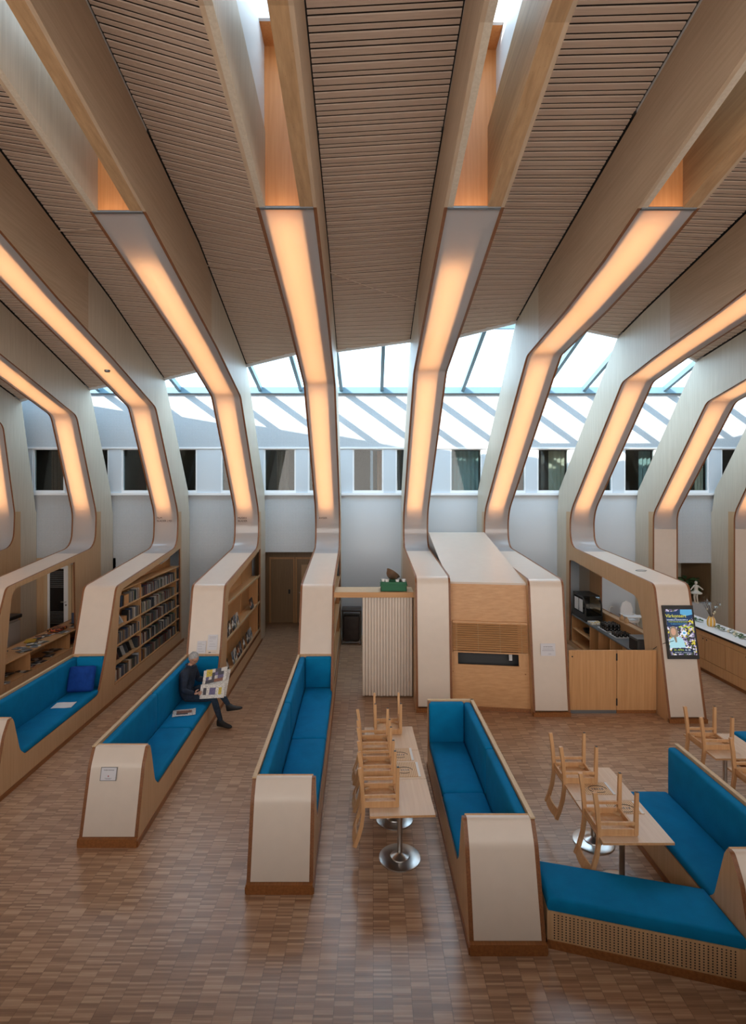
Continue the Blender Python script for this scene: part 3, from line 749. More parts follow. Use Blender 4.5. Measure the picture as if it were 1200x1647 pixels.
# ---------------------------------------------------------------- benches
def bench_parts(ln, y0, y1, root, back='L', endboard=None):
    wv = W
    f = front_fin(y0); lam = [(y0 + .03, .11)] + f[1:]
    m = MB(); ln.strip(m, lam, .042, wv - .042, -.002, .016); m.build('front_panel', 'laminate', root, smooth=40)
    m = MB(); ln.strip(m, [(y0 + .42, ZR), (y0 + .46, .98), (y0 + .62, .36)], .03, wv - .03, -.02, .018); m.build('fin_panel', 'birch_ply', root)
    m = MB(); ln.box(m, 0, wv, y0 - .012, y0 + .035, 0, .105); m.build('plinth', 'plinth_oak', root)
    ye = y1 if endboard is None else endboard
    for o0, o1 in ((-.012, 0), (wv, wv + .012)):
        m = MB(); ln.box(m, o0, o1, y0, ye, 0, .07); m.build('plinth', 'plinth_oak', root)
    m = MB(); ln.box(m, .03, wv - .03, y0 + .55, y1, .30, .355); m.build('seat_board', 'birch_ply', root)
    o0, o1 = (-.003, .045) if back == 'L' else (wv - .045, wv + .003)
    m = MB(); ln.box(m, o0, o1, y0 + .36, y1, ZR, ZR + .014); m.build('top_rail', 'birch_ply_pale', root)
def cushion(kind, ln, o0, o1, y0, y1, z0, z1, label, puff=.012, r=.035):
    M = ln.frame(y0, 0, o0)
    d = math.hypot(1, ln.b)
    m = MB().rbox(0, o1 - o0, 0, (y1 - y0) * d, z0, z1, r, puff=puff, M=M)
    return m.build(kind, 'teal_fabric', smooth=80, loc=ln.p((y0 + y1) / 2, z0, (o0 + o1) / 2), label=label, cat='cushion', group='teal bench cushions')
def cushions(ln, y0, y1, split, who, back='L', end=True):
    a, b = y0 + .56, y1 - (.16 if end else .02)
    B0, B1, S0, S1 = (.046, .155, .16, W - .012) if back == 'L' else (W - .155, W - .046, .012, W - .16)
    cuts = [a] + split + [b]; n = len(cuts) - 1
    for k in range(n):
        pos = '' if n == 1 else ('front half, ' if k == 0 else 'rear half, ')
        cushion('seat_cushion', ln, S0, S1, cuts[k] + .003, cuts[k + 1] - .003, .358, .47, 'teal seat cushion, %s%s' % (pos, who), .016, .045)
        a2 = y0 + .40 if k == 0 else cuts[k]
        cushion('back_cushion', ln, B0, B1, a2 + .003, cuts[k + 1] - .003 + (.12 if k == n - 1 and end else 0), .36, ZR - .012, 'teal back cushion, %s%s' % (pos, who), .006)
    if end:
        cushion('end_cushion', ln, S0 + (.0 if back == 'L' else .0), S1 - .03 if back == 'L' else S1, y1 - .155, y1 - .03, .36, ZR - .005, 'teal upright end cushion %s' % who, .006)
for i, split, who in ((1, [], 'of the bench at the magazine shelves'), (2, [], 'of the bench with the blue pillow'), (3, [8.68], 'of the bench where the man reads'), (4, [8.3], 'of the bench left of the chair-topped table row')):
    rb = RIB[i]; bench_parts(rb, BENCH0[i], YE, RIBS[i], 'L', YWALL - .6)
    m = MB(); rb.box(m, .03, W - .03, YE - .02, YE + .02, .0, ZR + .02); m.build('end_board', 'birch_ply', RIBS[i])
    if i > 1: cushions(rb, BENCH0[i], YE, split, who)

def free_bench(ln, y0, y1, label, closed):
    root = empty('bench', ln.p(y0, 0, .36), label, 'bench', 'free-standing benches')
    seat = [(*p, 0) for p in front_fin(y0)] + seat_swoop(y0)
    if closed: seat += [(y1 - .14, ZS, .03), (y1 - .10, ZR, .02), (y1, ZR, 0), (y1, 0, 0)]
    else: seat += [(y1, ZS, 0), (y1, 0, 0)]
    m = MB(); ln.plate(m, [fillet(seat)], 0, .042); m.build('side_panel', ['birch_ply', 'ply_edge'], root)
    bk = [(*p, 0) for p in front_fin(y0)] + [(y1, ZR, .08 if not closed else 0), (y1, 0, 0)]
    m = MB(); ln.plate(m, [fillet(bk)], W - .042, W); m.build('side_panel', ['birch_ply', 'ply_edge'], root)
    bench_parts(ln, y0, y1, root, 'R')
    m = MB(); ln.box(m, .03, W - .03, y1 - .03, y1, 0, ZR if closed else .36); m.build('end_board', 'birch_ply', root)
    if closed:
        m = MB(); ln.box(m, 0, W, y1 - .035, y1 + .005, ZR, ZR + .014); m.build('end_rail', 'birch_ply_pale', root)
    return root
B4 = Line(.97, 588.8); free_bench(B4, 4.93, 8.36, 'free-standing plywood bench with cream front in the middle foreground', True)
cushions(B4, 4.93, 8.36, [6.8], 'of the free-standing bench beside the middle table row', 'R', True)
B5 = Line(3.24, 600); free_bench(B5, 4.42, 6.86, 'plywood bench with cream front cut off at the right picture edge', False)
cushions(B5, 4.42, 6.86, [], 'of the bench behind the right-hand table', 'R', False)
B6 = Line(5.82, 600); free_bench(B6, 6.1, 8.6, 'far bench mostly out of frame beyond the far tables', False)
cushions(B6, 6.1, 8.6, [], 'of the far bench at the right edge', 'R', False)
# low perforated bench that links two benches at an angle
lb = empty('low_bench', (2.4, 4.85, 0), 'low angled bench with perforated front linking two benches', 'bench')
P = [Vector((1.655, 5.02, 0)), Vector((3.235, 4.575, 0)), Vector((3.235, 5.14, 0)), Vector((1.70, 5.55, 0))]
def slab(mb, pts, z0, z1, mi=0):
    n = len(pts); mb.add([(p.x, p.y, z) for z in (z0, z1) for p in pts], [tuple(range(n - 1, -1, -1)), tuple(range(n, 2 * n))] + [(k, (k + 1) % n, n + (k + 1) % n, n + k) for k in range(n)], mi); return mb
slab(MB(), P, .07, .345).build('body', 'birch_ply', lb)
d = (P[1] - P[0]).normalized(); nrm = Vector((d.y, -d.x, 0))
slab(MB(), [P[0] + nrm * .012, P[1] + nrm * .012, P[1], P[0]], 0, .075).build('plinth', 'plinth_oak', lb)
hm = MB(); L0 = (P[1] - P[0]).length
for r in range(10):
    for c in range(44):
        q = P[0] + d * (.065 + c * (L0 - .15) / 43) + nrm * .003; z = .10 + r * .0245; q = q + Vector((0, 0, z))
        hm.add([q + d * (.0075 * math.cos(k * math.pi / 3)) + Vector((0, 0, .0075 * math.sin(k * math.pi / 3))) for k in range(6)], [tuple(range(6))])
hm.build('perforation', 'black', lb, kind='stuff', recalc=False)
cm = MB(); C0 = [p + (sum(P, Vector()) / 4 - p) * .0 for p in P]
n = 10; vs = []; ring = []
for t, (z, ins) in enumerate(((.352, .015), (.375, .0), (.42, .0), (.45, .012), (.465, .04), (.472, .12))):
    cen = sum(P, Vector()) / 4
    for k, p in enumerate(P):
        e = (cen - p); vs.append(p + e * ins + Vector((0, 0, z)))
fs = [(3, 2, 1, 0)] + [(4 * t + k, 4 * t + (k + 1) % 4, 4 * t + 4 + (k + 1) % 4, 4 * t + 4 + k) for t in range(5) for k in range(4)] + [(20, 21, 22, 23)]
cm.add(vs, fs); cm.build('seat_cushion', 'teal_fabric', smooth=50, loc=(2.4, 4.95, .352), label='teal cushion covering the low angled bench', cat='cushion', group='teal bench cushions')

# ---------------------------------------------------------------- rib furniture: bookcases, magazine shelves
def boards(i, zs, y0, y1, o0, o1, uprights=(), th=.022, mat='beech', zlow=.33, ztop=None):
    rb = RIB[i]; root = RIBS[i]
    for k, z in enumerate(zs):
        yy0 = y0 + .12 * (z - .3) if z < 2.2 else y0 + 2.2 * (z - 2.13)
        m = MB(); rb.box(m, o0, o1, yy0, y1, z - th, z); m.build('shelf', mat, root)
    for y in uprights:
        m = MB(); rb.box(m, o0, o1 - .02, y - .012, y + .012, zlow, ztop or zs[-1]); m.build('upright', mat, root)
SH2 = [.355, .74, 1.11, 1.48, 1.87, 2.24]
boards(2, SH2, 11.02, 15.2, W - .34, W - .004, (12.45, 14.98))
m = MB(); RIB[2].plate(m, [[(10.9, .3), (15.4, .3), (15.4, 2.76), (14.4, 2.62), (11.2, 2.24)]], W - .36, W - .34, 0, 0); m.build('back_board', 'beech', RIBS[2])
for i in (3, 4):
    boards(i, [.42, 1.2, 1.95], 11.02, 15.2, W - .27, W - .004, (14.98,), zlow=.33)
    m = MB(); RIB[i].plate(m, [[(10.9, .3), (15.4, .3), (15.4, 2.76), (14.4, 2.62), (11.2, 2.24)]], W - .29, W - .27, 0, 0); m.build('back_board', 'beech', RIBS[i])
    for z in (.42, 1.2, 1.95):
        m = MB(); RIB[i].box(m, W - .014, W - .004, 11.05 + .12 * (z - .3), 15.2, z, z + .045); m.build('shelf_lip', 'birch_ply_pale', RIBS[i])
    for y in (12.3, 13.7):
        m = MB(); RIB[i].bar_ = None
        p0 = RIB[i].p(y + .0, .42, W - .262); p1 = RIB[i].p(y + .28, 2.3, W - .262); m.bar(p0, p1, .10, .012, up=(1, 0, 0)); m.build('brace', 'beech', RIBS[i])
boards(1, [.30, .735], 11.0, 15.3, .03, W - .002, (12.0, 13.7), zlow=.3, ztop=.71)
boards(0, [.30, .735], 11.0, 15.3, .03, W - .002, (12.0, 13.7), zlow=.3, ztop=.71)

# film cases on the bookcase
COLS = ['23272c', '3a3f45', '6c6a66', '8b8780', 'b9b4ab', '51302c', '2c3a52', '7a5a3a', '1b1b1d', '44525c', '9a8f7c', '5b2a2a', '31503f', 'a5a9ad']
for k, c in enumerate(COLS):
    m_ = plain('case_%d' % k, c, .45, var=.35, vscale=38)
case = [MB().box(-.011, .011, -.07, .07, 0, 1).mesh('film_case', 'case_%d' % k) for k in range(len(COLS))]
ROWN = ['bottom', 'second', 'third', 'fourth', 'fifth']
def put_case(i, y, z, h, w, o, lean=0, k=None, label='', group='', name='film_case'):
    k = random.randrange(len(COLS)) if k is None else k
    ob = bpy.data.objects.new(name, case[k]); COL.objects.link(ob)
    ob.location = RIB[i].p(y, z + .001, o); ob.rotation_euler = (-lean, 0, math.atan(-RIB[i].b) + R(90)); ob.scale = (w / .022, 1, h)
    return tag(ob, label, 'film case', group)
for r in range(5):
    z = SH2[r]; y = 12.5
    while y < 14.9:
        w = random.uniform(.038, .062)
        if random.random() < .05: y += .05; continue
        put_case(2, y + w / 2, z, random.uniform(.20, .25), w * .96, W - .11, random.choice((0, 0, 0, .04)), None, 'thin film case in the far section of the bookcase, %s shelf from the floor' % ROWN[r], 'film cases on the %s shelf' % ROWN[r]); y += w
    a, b = {0: (11.12, 12.35), 1: (11.15, 12.4), 2: (11.2, 12.4), 3: (11.75, 12.4), 4: (11.85, 12.4)}[r]
    y = a
    while y < b:
        w = random.uniform(.042, .066)
        if r == 1 and y < 12.15:
            put_case(2, y + .05, z, .21, .03, W - .13, .35, None, 'leaning film case at the near end of the second shelf from the floor', 'leaning film cases'); y += .16; continue
        put_case(2, y + w / 2, z, random.uniform(.20, .25), w * .96, W - .11, 0, None, 'film case in the near section of the bookcase, %s shelf from the floor' % ROWN[r], 'near film cases on the %s shelf' % ROWN[r]); y += w
put_case(2, 11.4, SH2[4], .24, .07, W - .1, 0, 6, 'lone dark blue case at the near end of the fifth shelf'); put_case(2, 11.48, SH2[4], .23, .06, W - .1, 0, 8, 'lone black case beside the dark blue one on the fifth shelf')
put_case(2, 11.5, SH2[3], .22, .05, W - .1, .5, 13, 'pale tilted case alone on the fourth shelf')
bx_ = MB(); RIB[2].box(bx_, W - .3, W - .06, 11.62, 11.85, SH2[4], SH2[4] + .2); bx_.build('box_file', 'beech', loc=RIB[2].p(11.7, SH2[4], W - .2), label='open wooden box file on the fifth shelf of the bookcase', cat='box')
bx_ = MB(); RIB[2].box(bx_, W - .3, W - .06, 11.62, 11.74, SH2[3], SH2[3] + .13); bx_.build('box_file', 'beech', loc=RIB[2].p(11.7, SH2[3], W - .2), label='low wooden box file on the fourth shelf of the bookcase', cat='box')

# face-out magazines on the display rib and magazines on the open shelves
MAGC = [['d8d8d6', '2a2c30', 'b0622e', '8a9aa8'], ['20242c', 'c8c4ba', '5a6a7c', '902f2a'], ['e2dfd6', '787c80', '2f4a66', 'c9a23a'], ['9aa5ad', '1f2226', 'd9d5ca', '4c6a4a'], ['c7b9a4', '54402f', 'e8e6e0', '27303c'], ['101114', '3a3d42', '8b8f94', 'd0d0cc']]
for k, c in enumerate(MAGC): cells('magazine_%d' % k, c, 9, .4)
mag = [MB().box(-.105, .105, -.14, .14, 0, .006).mesh('magazine', 'magazine_%d' % k) for k in range(len(MAGC))]
def put_mag(loc, rz, k, label, group=None, tilt=0, s=1, rx=0):
    ob = bpy.data.objects.new('magazine', mag[k]); COL.objects.link(ob); ob.location = loc; ob.rotation_euler = (rx, tilt, rz); ob.scale = (s, s, 1)
    return tag(ob, label, 'magazine', group)
NTH = ['first', 'second', 'third', 'fourth', 'fifth', 'sixth', 'seventh', 'eighth', 'ninth', 'tenth', 'eleventh', 'twelfth']
rows = ((1.2, (11.3, 11.52, 11.75, 12.05, 12.3, 12.55, 14.2, 14.42), 'middle'), (.42, (11.25, 11.5, 12.1, 12.35, 12.62, 12.9, 13.3, 13.75, 14.0, 14.25), 'bottom'))
for z, ys, rn in rows:
    for k, y in enumerate(ys):
        p = RIB[3].p(y, z + .012, W - .085); ob = put_mag(p, 0, (k * 5 + int(z * 10)) % 6, '%s magazine from the bench on the %s display shelf, standing face-out' % (NTH[k], rn), 'face-out magazines')
        # stand it up: long axis vertical, face towards the aisle, leaning back
        ob.matrix_world = Matrix.Translation(p + Vector((0, 0, .135))) @ Matrix.Rotation(math.atan(-RIB[3].b), 4, 'Z') @ Matrix.Rotation(R(78), 4, 'Y') @ Matrix.Rotation(R(90), 4, 'Z')
for k, y in enumerate((11.25, 12.0, 12.9)):
    p = RIB[3].p(y, 1.95, W - .05)
# loose magazines on the two long shelves of the open rib
for lev, z, n, wd in (('upper', .737, 22, (.1, .62)), ('lower', .302, 14, (.3, .62))):
    for k in range(n):
        y = 11.15 + k * (3.9 / n) + random.uniform(-.06, .06); o = random.uniform(*wd)
        put_mag(RIB[1].p(y, z + .001 + .0065 * (k % 3), o), random.uniform(-.5, .5) + (1.57 if k % 3 == 0 else 0), random.choice((0, 1, 2, 3, 5, 5)), 'loose magazine lying among others on the %s magazine shelf' % lev, 'magazines on the %s shelf' % lev)
plain('yellow_paper', 'c09a2a', .7)
m = MB().box(-.11, .11, -.15, .15, 0, .012); o = m.build('magazine', 'yellow_paper', local=True, label='yellow booklet lying on the upper magazine shelf', cat='magazine'); o.location = RIB[1].p(12.75, .762, .25); o.rotation_euler = (0, 0, .4)
cells('toy_print', ['151515', 'c05a3a', 'd0902a', '151515', '8a2a2a'], 30, .5)
m = MB().rbox(-.16, .16, -.2, .2, 0, .07, .03, puff=.01); o = m.build('folded_bag', 'toy_print', local=True, smooth=60, label='dark orange-patterned folded bag on the upper magazine shelf', cat='bag'); o.location = RIB[1].p(13.75, .764, .34)
cells('red_stack', ['3a1014', '7a2028', '22252a'], 14, .5)
m = MB().box(-.12, .12, -.16, .16, 0, .08); o = m.build('magazine_stack', 'red_stack', local=True, label='dark red bound volume at the far end of the lower magazine shelf', cat='book'); o.location = RIB[1].p(14.3, .323, .5)
plain('laptop_blue', (.05, .07, .12), .4)
lp = empty('display_stand', RIB[1].p(14.5, .76, .45), 'tall narrow black display stand at the end of the magazine shelf', 'stand')
M_ = RIB[1].p(14.5, .76, .45)
MB().box(M_.x - .1, M_.x + .1, M_.y - .08, M_.y + .08, M_.z, M_.z + .015).build('base', 'black', lp); MB().box(M_.x + .05, M_.x + .09, M_.y - .02, M_.y + .02, M_.z + .015, M_.z + .75).build('column', 'black', lp)
MB().box(M_.x - .1, M_.x + .06, M_.y - .06, M_.y - .035, M_.z + .016, M_.z + .3).build('panel', 'laptop_blue', lp)

# ---------------------------------------------------------------- copier and striped glass door at the left
cp = empty('copier', (-9.72, 13.7, 0), 'grey office copier seen through the open magazine rib', 'copier')
plain('copier_grey', (.42, .40, .38), .5)
MB().rbox(-10.05, -9.4, 13.3, 14.1, .03, .95, .02).build('body', 'copier_grey', cp, smooth=40)
MB().box(-9.95, -9.7, 13.28, 13.3, .7, .93).build('output_tray', 'black', cp)
MB().rbox(-10.08, -9.36, 13.27, 14.12, 1.02, 1.12, .03).build('scanner_lid', 'black', cp, smooth=40)
MB().rbox(-10.0, -9.42, 13.32, 14.05, .95, 1.02, .02).build('scanner_bed', 'copier_grey', cp, smooth=40)
for z in (.12, .30, .48): MB().box(-10.0, -9.45, 13.285, 13.3, z, z + .15).build('paper_drawer', 'white_plastic', cp)
dr = MB(); x0, x1 = wx(72), wx(116)
for q in ((x0, x0 + .1, 0, 2.22), (x1 - .1, x1, 0, 2.22), (x0 + .1, x1 - .1, 2.12, 2.22)): dr.box(q[0], q[1], YWALL - .04, YWALL + .0, q[2], q[3])
door1 = dr.build('door_1', 'birch_ply_pale', kind='structure', label='door with dark striped glass behind the magazine shelves')
lf = MB()
for q in ((x0 + .1, x0 + .17, .02, 2.12), (x1 - .24, x1 - .1, .02, 2.12), (x0 + .17, x1 - .24, 2.03, 2.12), (x0 + .17, x1 - .24, .02, .15)): lf.box(q[0], q[1], YWALL - .03, YWALL - .005, q[2], q[3])
lf.build('leaf', 'white_paint', door1)
MB().box(x0 + .17, x1 - .24, YWALL - .02, YWALL - .01, .15, 2.03).build('pane', 'black_gloss', door1)
plain('stripe_grey', (.07, .07, .07), .7)
for k in range(18):
    z = .35 + k * .045 if k < 9 else 1.45 + (k - 9) * .058
    MB().box(x0 + .17, x1 - .24, YWALL - .0225, YWALL - .02, z, z + (.022 if k < 9 else .034)).build('stripe', 'stripe_grey', door1)
h = MB(); h.tube([(x1 - .17, YWALL - .03, 1.02), (x1 - .17, YWALL - .08, 1.02), (x1 - .30, YWALL - .08, 1.02)], .011); h.build('handle', 'steel', door1, smooth=60)
h = MB(); h.tube([(x1 - .17, YWALL - .03, .92), (x1 - .17, YWALL - .042, .92)], .025, 12); h.build('lock', 'dark_steel', door1, smooth=60)
# doors in the dim recess
for nm, xa, xb, mt in (('door_2', wx(478, 17.7), wx(505, 17.7) + .3, 'recess_wood'), ('door_3', wx(436, 17.7), wx(472, 17.7), 'recess_wood')):
    m = MB(); m.box(xa - .05, xa, 17.65, 17.7, 0, 2.2); m.box(xb, xb + .05, 17.65, 17.7, 0, 2.2); m.box(xa, xb, 17.65, 17.7, 2.13, 2.2)
    do = m.build(nm, 'beech', kind='structure', label='door in the dim recess under the perforated wall')
    MB().box(xa + .005, xb - .005, 17.66, 17.70, .01, 2.125).build('leaf', mt, do)
    if nm == 'door_2':
        MB().box(xa + .15, xb - .15, 17.645, 17.66, 1.2, 1.95).build('pane', 'birch_ply', do)
        MB().tube([(xa + .08, 17.66, 1.02), (xa + .08, 17.6, 1.02), (xa + .2, 17.6, 1.02)], .012).build('handle', 'steel', do)
    else: MB().box(xb - .16, xb - .10, 17.645, 17.66, .98, 1.12).build('lock_plate', 'black', do)

# ---------------------------------------------------------------- kiosk between two ribs
ki = empty('kiosk', (2.75, 10.6, 0), 'beech kiosk with raised wooden blind and sloping cream roof', 'kiosk')
r5, r6 = RIB[5], RIB[6]
def kf(u, z, dy=0):
    yl = 10.60 + .15 * z; yr = 10.40 + .14 * z
    a, b = r5.p(yl, z, W), r6.p(yr, z)
    p = a.lerp(b, u); return Vector((p.x, p.y + dy, z))
def kpanel(u0, u1, z0, z1, name, mat, d0=0, d1=.03, parent=None):
    vs = [kf(u, z, d) for d in (d0, d1) for z in (z0, z1) for u in (u0, u1)]
    m = MB(); m.add(vs, [(0, 1, 3, 2), (4, 6, 7, 5), (0, 4, 5, 1), (2, 3, 7, 6), (0, 2, 6, 4), (1, 5, 7, 3)]); return m.build(name, mat, parent or ki)
kpanel(0, 1, 1.71, 2.49, 'fascia', 'beech_h'); kpanel(0, 1, .07, .86, 'counter_front', 'beech_h'); kpanel(0, 1, 0, .07, 'plinth', 'plinth_oak', -.01, .03)
kpanel(0, .10, .86, 1.71, 'jamb', 'beech'); kpanel(.875, 1, .86, 1.71, 'jamb', 'beech')
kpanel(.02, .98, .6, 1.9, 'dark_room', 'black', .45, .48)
kpanel(.80, .84, .88, 1.0, 'socket', 'white_plastic', .3, .33)
bl = kpanel(.035, .985, 1.68, 1.72, 'blind_head', 'beech_h', -.05, -.005)
for k in range(13):
    z = 1.15 + k * .0425; vs = [kf(u, z + dz, d) for (dz, d) in ((0, -.060), (.022, -.018), (.027, -.020), (.005, -.064)) for u in (.035, .985)]
    m = MB(); m.add(vs, [(0, 1, 3, 2), (2, 3, 5, 4), (4, 5, 7, 6), (6, 7, 1, 0), (0, 2, 4, 6), (1, 7, 5, 3)]); m.build('slat', 'beech_h', bl)
kpanel(.035, .985, 1.105, 1.13, 'blind_rail', 'beech_h', -.06, -.015)
for u in (.08, .36, .64, .91):
    MB().tube([kf(u, 1.12, -.062), kf(u, 1.68, -.05)], .0035, 5).build('cord', 'birch_ply_pale', bl)
for u in (.03, .95): m = MB(); c = kf(u, .72, -.004); m.tube([c, c + Vector((0, -.012, 0))], .012, 10); m.build('lock', 'plinth_oak', ki)
a0, b0 = kf(0, 2.49, -.01), kf(1, 2.49, -.01); a1, b1 = r5.p(15.0, 3.22, W), r6.p(15.0, 3.22)
m = MB(); vs = [a0, b0, b1, a1] + [v + Vector((0, .0, -.04)) for v in (a0, b0, b1, a1)]
m.add(vs, [(0, 1, 2, 3), (7, 6, 5, 4), (0, 4, 5, 1), (1, 5, 6, 2), (2, 6, 7, 3), (3, 7, 4, 0)]); m.build('roof_panel', 'laminate', ki)
m = MB(); m.box(a1.x, b1.x, 15.0, 15.04, 2.4, 3.22); m.build('back_panel', 'white_wall', ki)

# ---------------------------------------------------------------- shelf beam, cream folding partition, crate, bin
r4 = RIB[4]
xa, xb = r4.x(11.25, W), r5.x(11.25)
sb = empty('shelf_beam', ((xa + xb) / 2, 11.25, 2.1), 'wooden shelf beam spanning two ribs above the cream partition', 'shelf')
MB().box(xa, xb, 11.1, 11.13, 2.13, 2.24).build('edge_board', 'beech_h', sb); MB().box(xa, xb, 11.13, 11.75, 2.215, 2.24).build('top_board', 'birch_ply_pale', sb)
pt = empty('folding_partition', (.3, 11.4, 0), 'cream concertina partition folded together under the shelf beam', 'partition')
plain('partition_cream', 'd0c2b4', .6, var=.03)
NL = 17; xs0, xs1 = -.225, .835
for k in range(NL):
    x = xs0 + (xs1 - xs0) * k / NL; w = (xs1 - xs0) / NL
    y0 = 11.17 + (.012 if k % 2 else 0) + (.02 if k < 3 else 0)
    MB().rbox(x + .002, x + w - .002, y0, y0 + .5, .03, 2.12, .012, n=2).build('leaf', 'partition_cream', pt, smooth=40)
MB().box(xs0, xs1 + .1, 11.3, 11.4, 2.1, 2.13).build('track', 'steel', pt)
cr = empty('crate', (.47, 11.4, 2.24), 'green plastic crate standing on the wooden shelf beam', 'crate')
plain('crate_green', (.004, .12, .045), .4)
c = Vector((.44, 11.38, 2.24)); m = MB(); hx, hy = .275, .19
for q in ((-hx, hx, -hy, -hy + .012), (-hx, hx, hy - .012, hy), (-hx, -hx + .012, -hy, hy), (hx - .012, hx, -hy, hy)): m.box(c.x + q[0], c.x + q[1], c.y + q[2], c.y + q[3], c.z, c.z + .20)
m.box(c.x - hx, c.x + hx, c.y - hy, c.y + hy, c.z, c.z + .012); m.build('body', 'crate_green', cr)
m = MB()
for q in ((-hx - .015, hx + .015, -hy - .015, -hy), (-hx - .015, hx + .015, hy, hy + .015), (-hx - .015, -hx, -hy, hy), (hx, hx + .015, -hy, hy)): m.box(c.x + q[0], c.x + q[1], c.y + q[2], c.y + q[3], c.z + .12, c.z + .145)
m.build('rim', 'crate_green', cr)
cl = MB(); M2 = Matrix.Translation((.41, 11.36, 2.57)) @ Euler((R(-20), R(35), 0)).to_matrix().to_4x4()
prof = [(.02, -.10), (.07, -.085), (.12, -.04), (.15, .03), (.165, .05), (.16, .055), (.145, .035), (.11, -.03), (.06, -.07), (.01, -.08)]
cl.lathe(prof, (0, 0, 0), 20); cl.v = [tuple(M2 @ Vector(v)) for v in cl.v]; plain('copper', (.26, .17, .11), .35, .8)
co = cl.build('metal_bowl', 'copper', smooth=50, loc=(.41, 11.36, 2.46), label='tarnished metal bowl lying tilted on top of the green crate', cat='bowl')
for k, (x, y, mt) in enumerate(((.22, 11.33, 'white_plastic'), (.30, 11.28, 'paper'), (.52, 11.28, 'white_plastic'), (.62, 11.35, 'dark_steel'), (.66, 11.30, 'paper'))):
    MB().lathe([(.035, 0), (.045, .05), (.043, .055), (.0, .055)], (x, y, 2.43), 12).build('kitchen_tin', mt, smooth=50, loc=(x, y, 2.43), label='%s small tin from the left in the green crate' % NTH[k], cat='tin', group='tins in the green crate')
bn = empty('waste_trolley', (-.62, 15.3, 0), 'dark fabric waste trolley on a metal frame behind the partition', 'bin')
plain('bin_dark', (.035, .025, .022), .4, var=.3)
MB().rbox(-.86, -.38, 15.1, 15.55, .1, .82, .04).build('bag', 'bin_dark', bn, smooth=50)
m = MB()
for x in (-.88, -.36):
    for y in (15.08, 15.57): m.tube([(x, y, .0), (x, y, .95)], .014, 8)
m.tube([(-.88, 15.08, .95), (-.36, 15.08, .95), (-.36, 15.57, .95), (-.88, 15.57, .95), (-.88, 15.08, .95)], .014, 8)
m.tube([(-.88, 15.08, .07), (-.36, 15.08, .07), (-.36, 15.57, .07), (-.88, 15.57, .07), (-.88, 15.08, .07)], .014, 8)
m.build('frame', 'dark_steel', bn, smooth=60)
MB().rbox(-.9, -.34, 15.06, 15.6, .95, 1.0, .02).build('lid', 'bin_dark', bn, smooth=50)

# ---------------------------------------------------------------- cafe in the ribs at the right
r7 = RIB[7]
gt = empty('cafe_gate', (4.75, 10.35, 0), 'low double beech gate closing the cafe bay', 'gate')
GY = 10.36; gx0, gx1, gx2 = r6.x(GY, W) + .02, (992 - 600) / FPX * GY, r7.x(GY) - .01
for x0, x1 in ((gx0, gx1 - .006), (gx1 + .006, gx2)):
    lf = MB().box(x0, x1, GY, GY + .03, .07, 1.24).build('gate_leaf', 'beech', gt)
    MB().box(x0, x1, GY + .01, GY + .03, 0, .07).build('kickboard', 'plinth_oak' if x0 > 4 + .7 else 'grey_metal', lf)
for z in (.16, 1.04): MB().box(gx1 - .014, gx1 + .014, GY - .008, GY, z, z + .14).build('hinge', 'black', gt)
MB().tube([(gx0 + .06, GY - .012, 1.12), (gx0 + .06, GY, 1.12)], .014, 10).build('lock', 'black', gt)
# base cabinet with worktop along the rib
cb = empty('cafe_counter', r7.p(13.2, 0, .3), 'cafe base cabinet with open cubbies and grey steel worktop', 'counter')
def r7box(o0, o1, y0, y1, z0, z1, nm, mt, par): m = MB(); r7.box(m, o0, o1, y0, y1, z0, z1); return m.build(nm, mt, par)
r7box(.035, .68, 11.15, 15.05, .875, .905, 'worktop', 'grey_metal', cb); r7box(.66, .68, 11.15, 15.05, .12, .87, 'back_panel', 'beech', cb); r7box(.035, .66, 11.0, 15.05, .12, .15, 'base_board', 'beech', cb)
for y in (11.2, 11.9, 12.55, 13.2, 13.75, 15.03): r7box(.04, .66, y - .012, y + .012, .15, .875, 'divider', 'beech', cb)
r7box(.04, .66, 13.76, 15.02, .50, .525, 'shelf', 'beech', cb)
lg = empty('serving_ledge', r7.p(13.2, .905, .6), 'raised beech serving ledge behind the cafe worktop', 'ledge')
r7box(.54, .68, 11.75, 15.0, 1.12, 1.15, 'ledge_top', 'birch_ply', lg); r7box(.60, .64, 11.75, 15.0, .905, 1.12, 'riser', 'beech', lg)
# glass display case
vc = empty('display_case', r7.p(14.5, .905, .25), 'black countertop cake display case with curved glass', 'display case')
y0, y1 = 14.05, 14.95; side = fillet([(y0 + .0, .0, 0), (y0 + .02, .32, .1), (y0 + .18, .50, .12), (y1, .50, 0), (y1, 0, 0)])
r7box(.05, .50, y0, y1, .906, 1.05, 'base', 'black', vc)
for o in (.05, .48):
    m = MB(); r7.plate(m, [[(y, z + 1.05) for y, z in side], [(y0 + .07 + (y - y0 - .07) * 1, z) for y, z in ((y0 + .07, 1.09), (y1 - .05, 1.09), (y1 - .05, 1.50), (y0 + .22, 1.50), (y0 + .08, 1.36))]], o, o + .02, 0, 0); m.build('side_frame', 'black', vc)
r7box(.05, .50, y0 + .18, y1, 1.545, 1.565, 'top', 'black', vc); r7box(.07, .48, y1 - .02, y1, 1.05, 1.55, 'rear_door', 'black_gloss', vc)
r7box(.07, .48, y0 + .1, y1 - .03, 1.28, 1.29, 'glass_shelf', 'window_glass', vc)
m = MB(); r7.strip(m, [(y0 + .02, 1.05), (y0 + .03, 1.36), (y0 + .09, 1.49), (y0 + .18, 1.545)], .07, .48, 0, .006); m.build('front_glass', 'window_glass', vc, smooth=60)
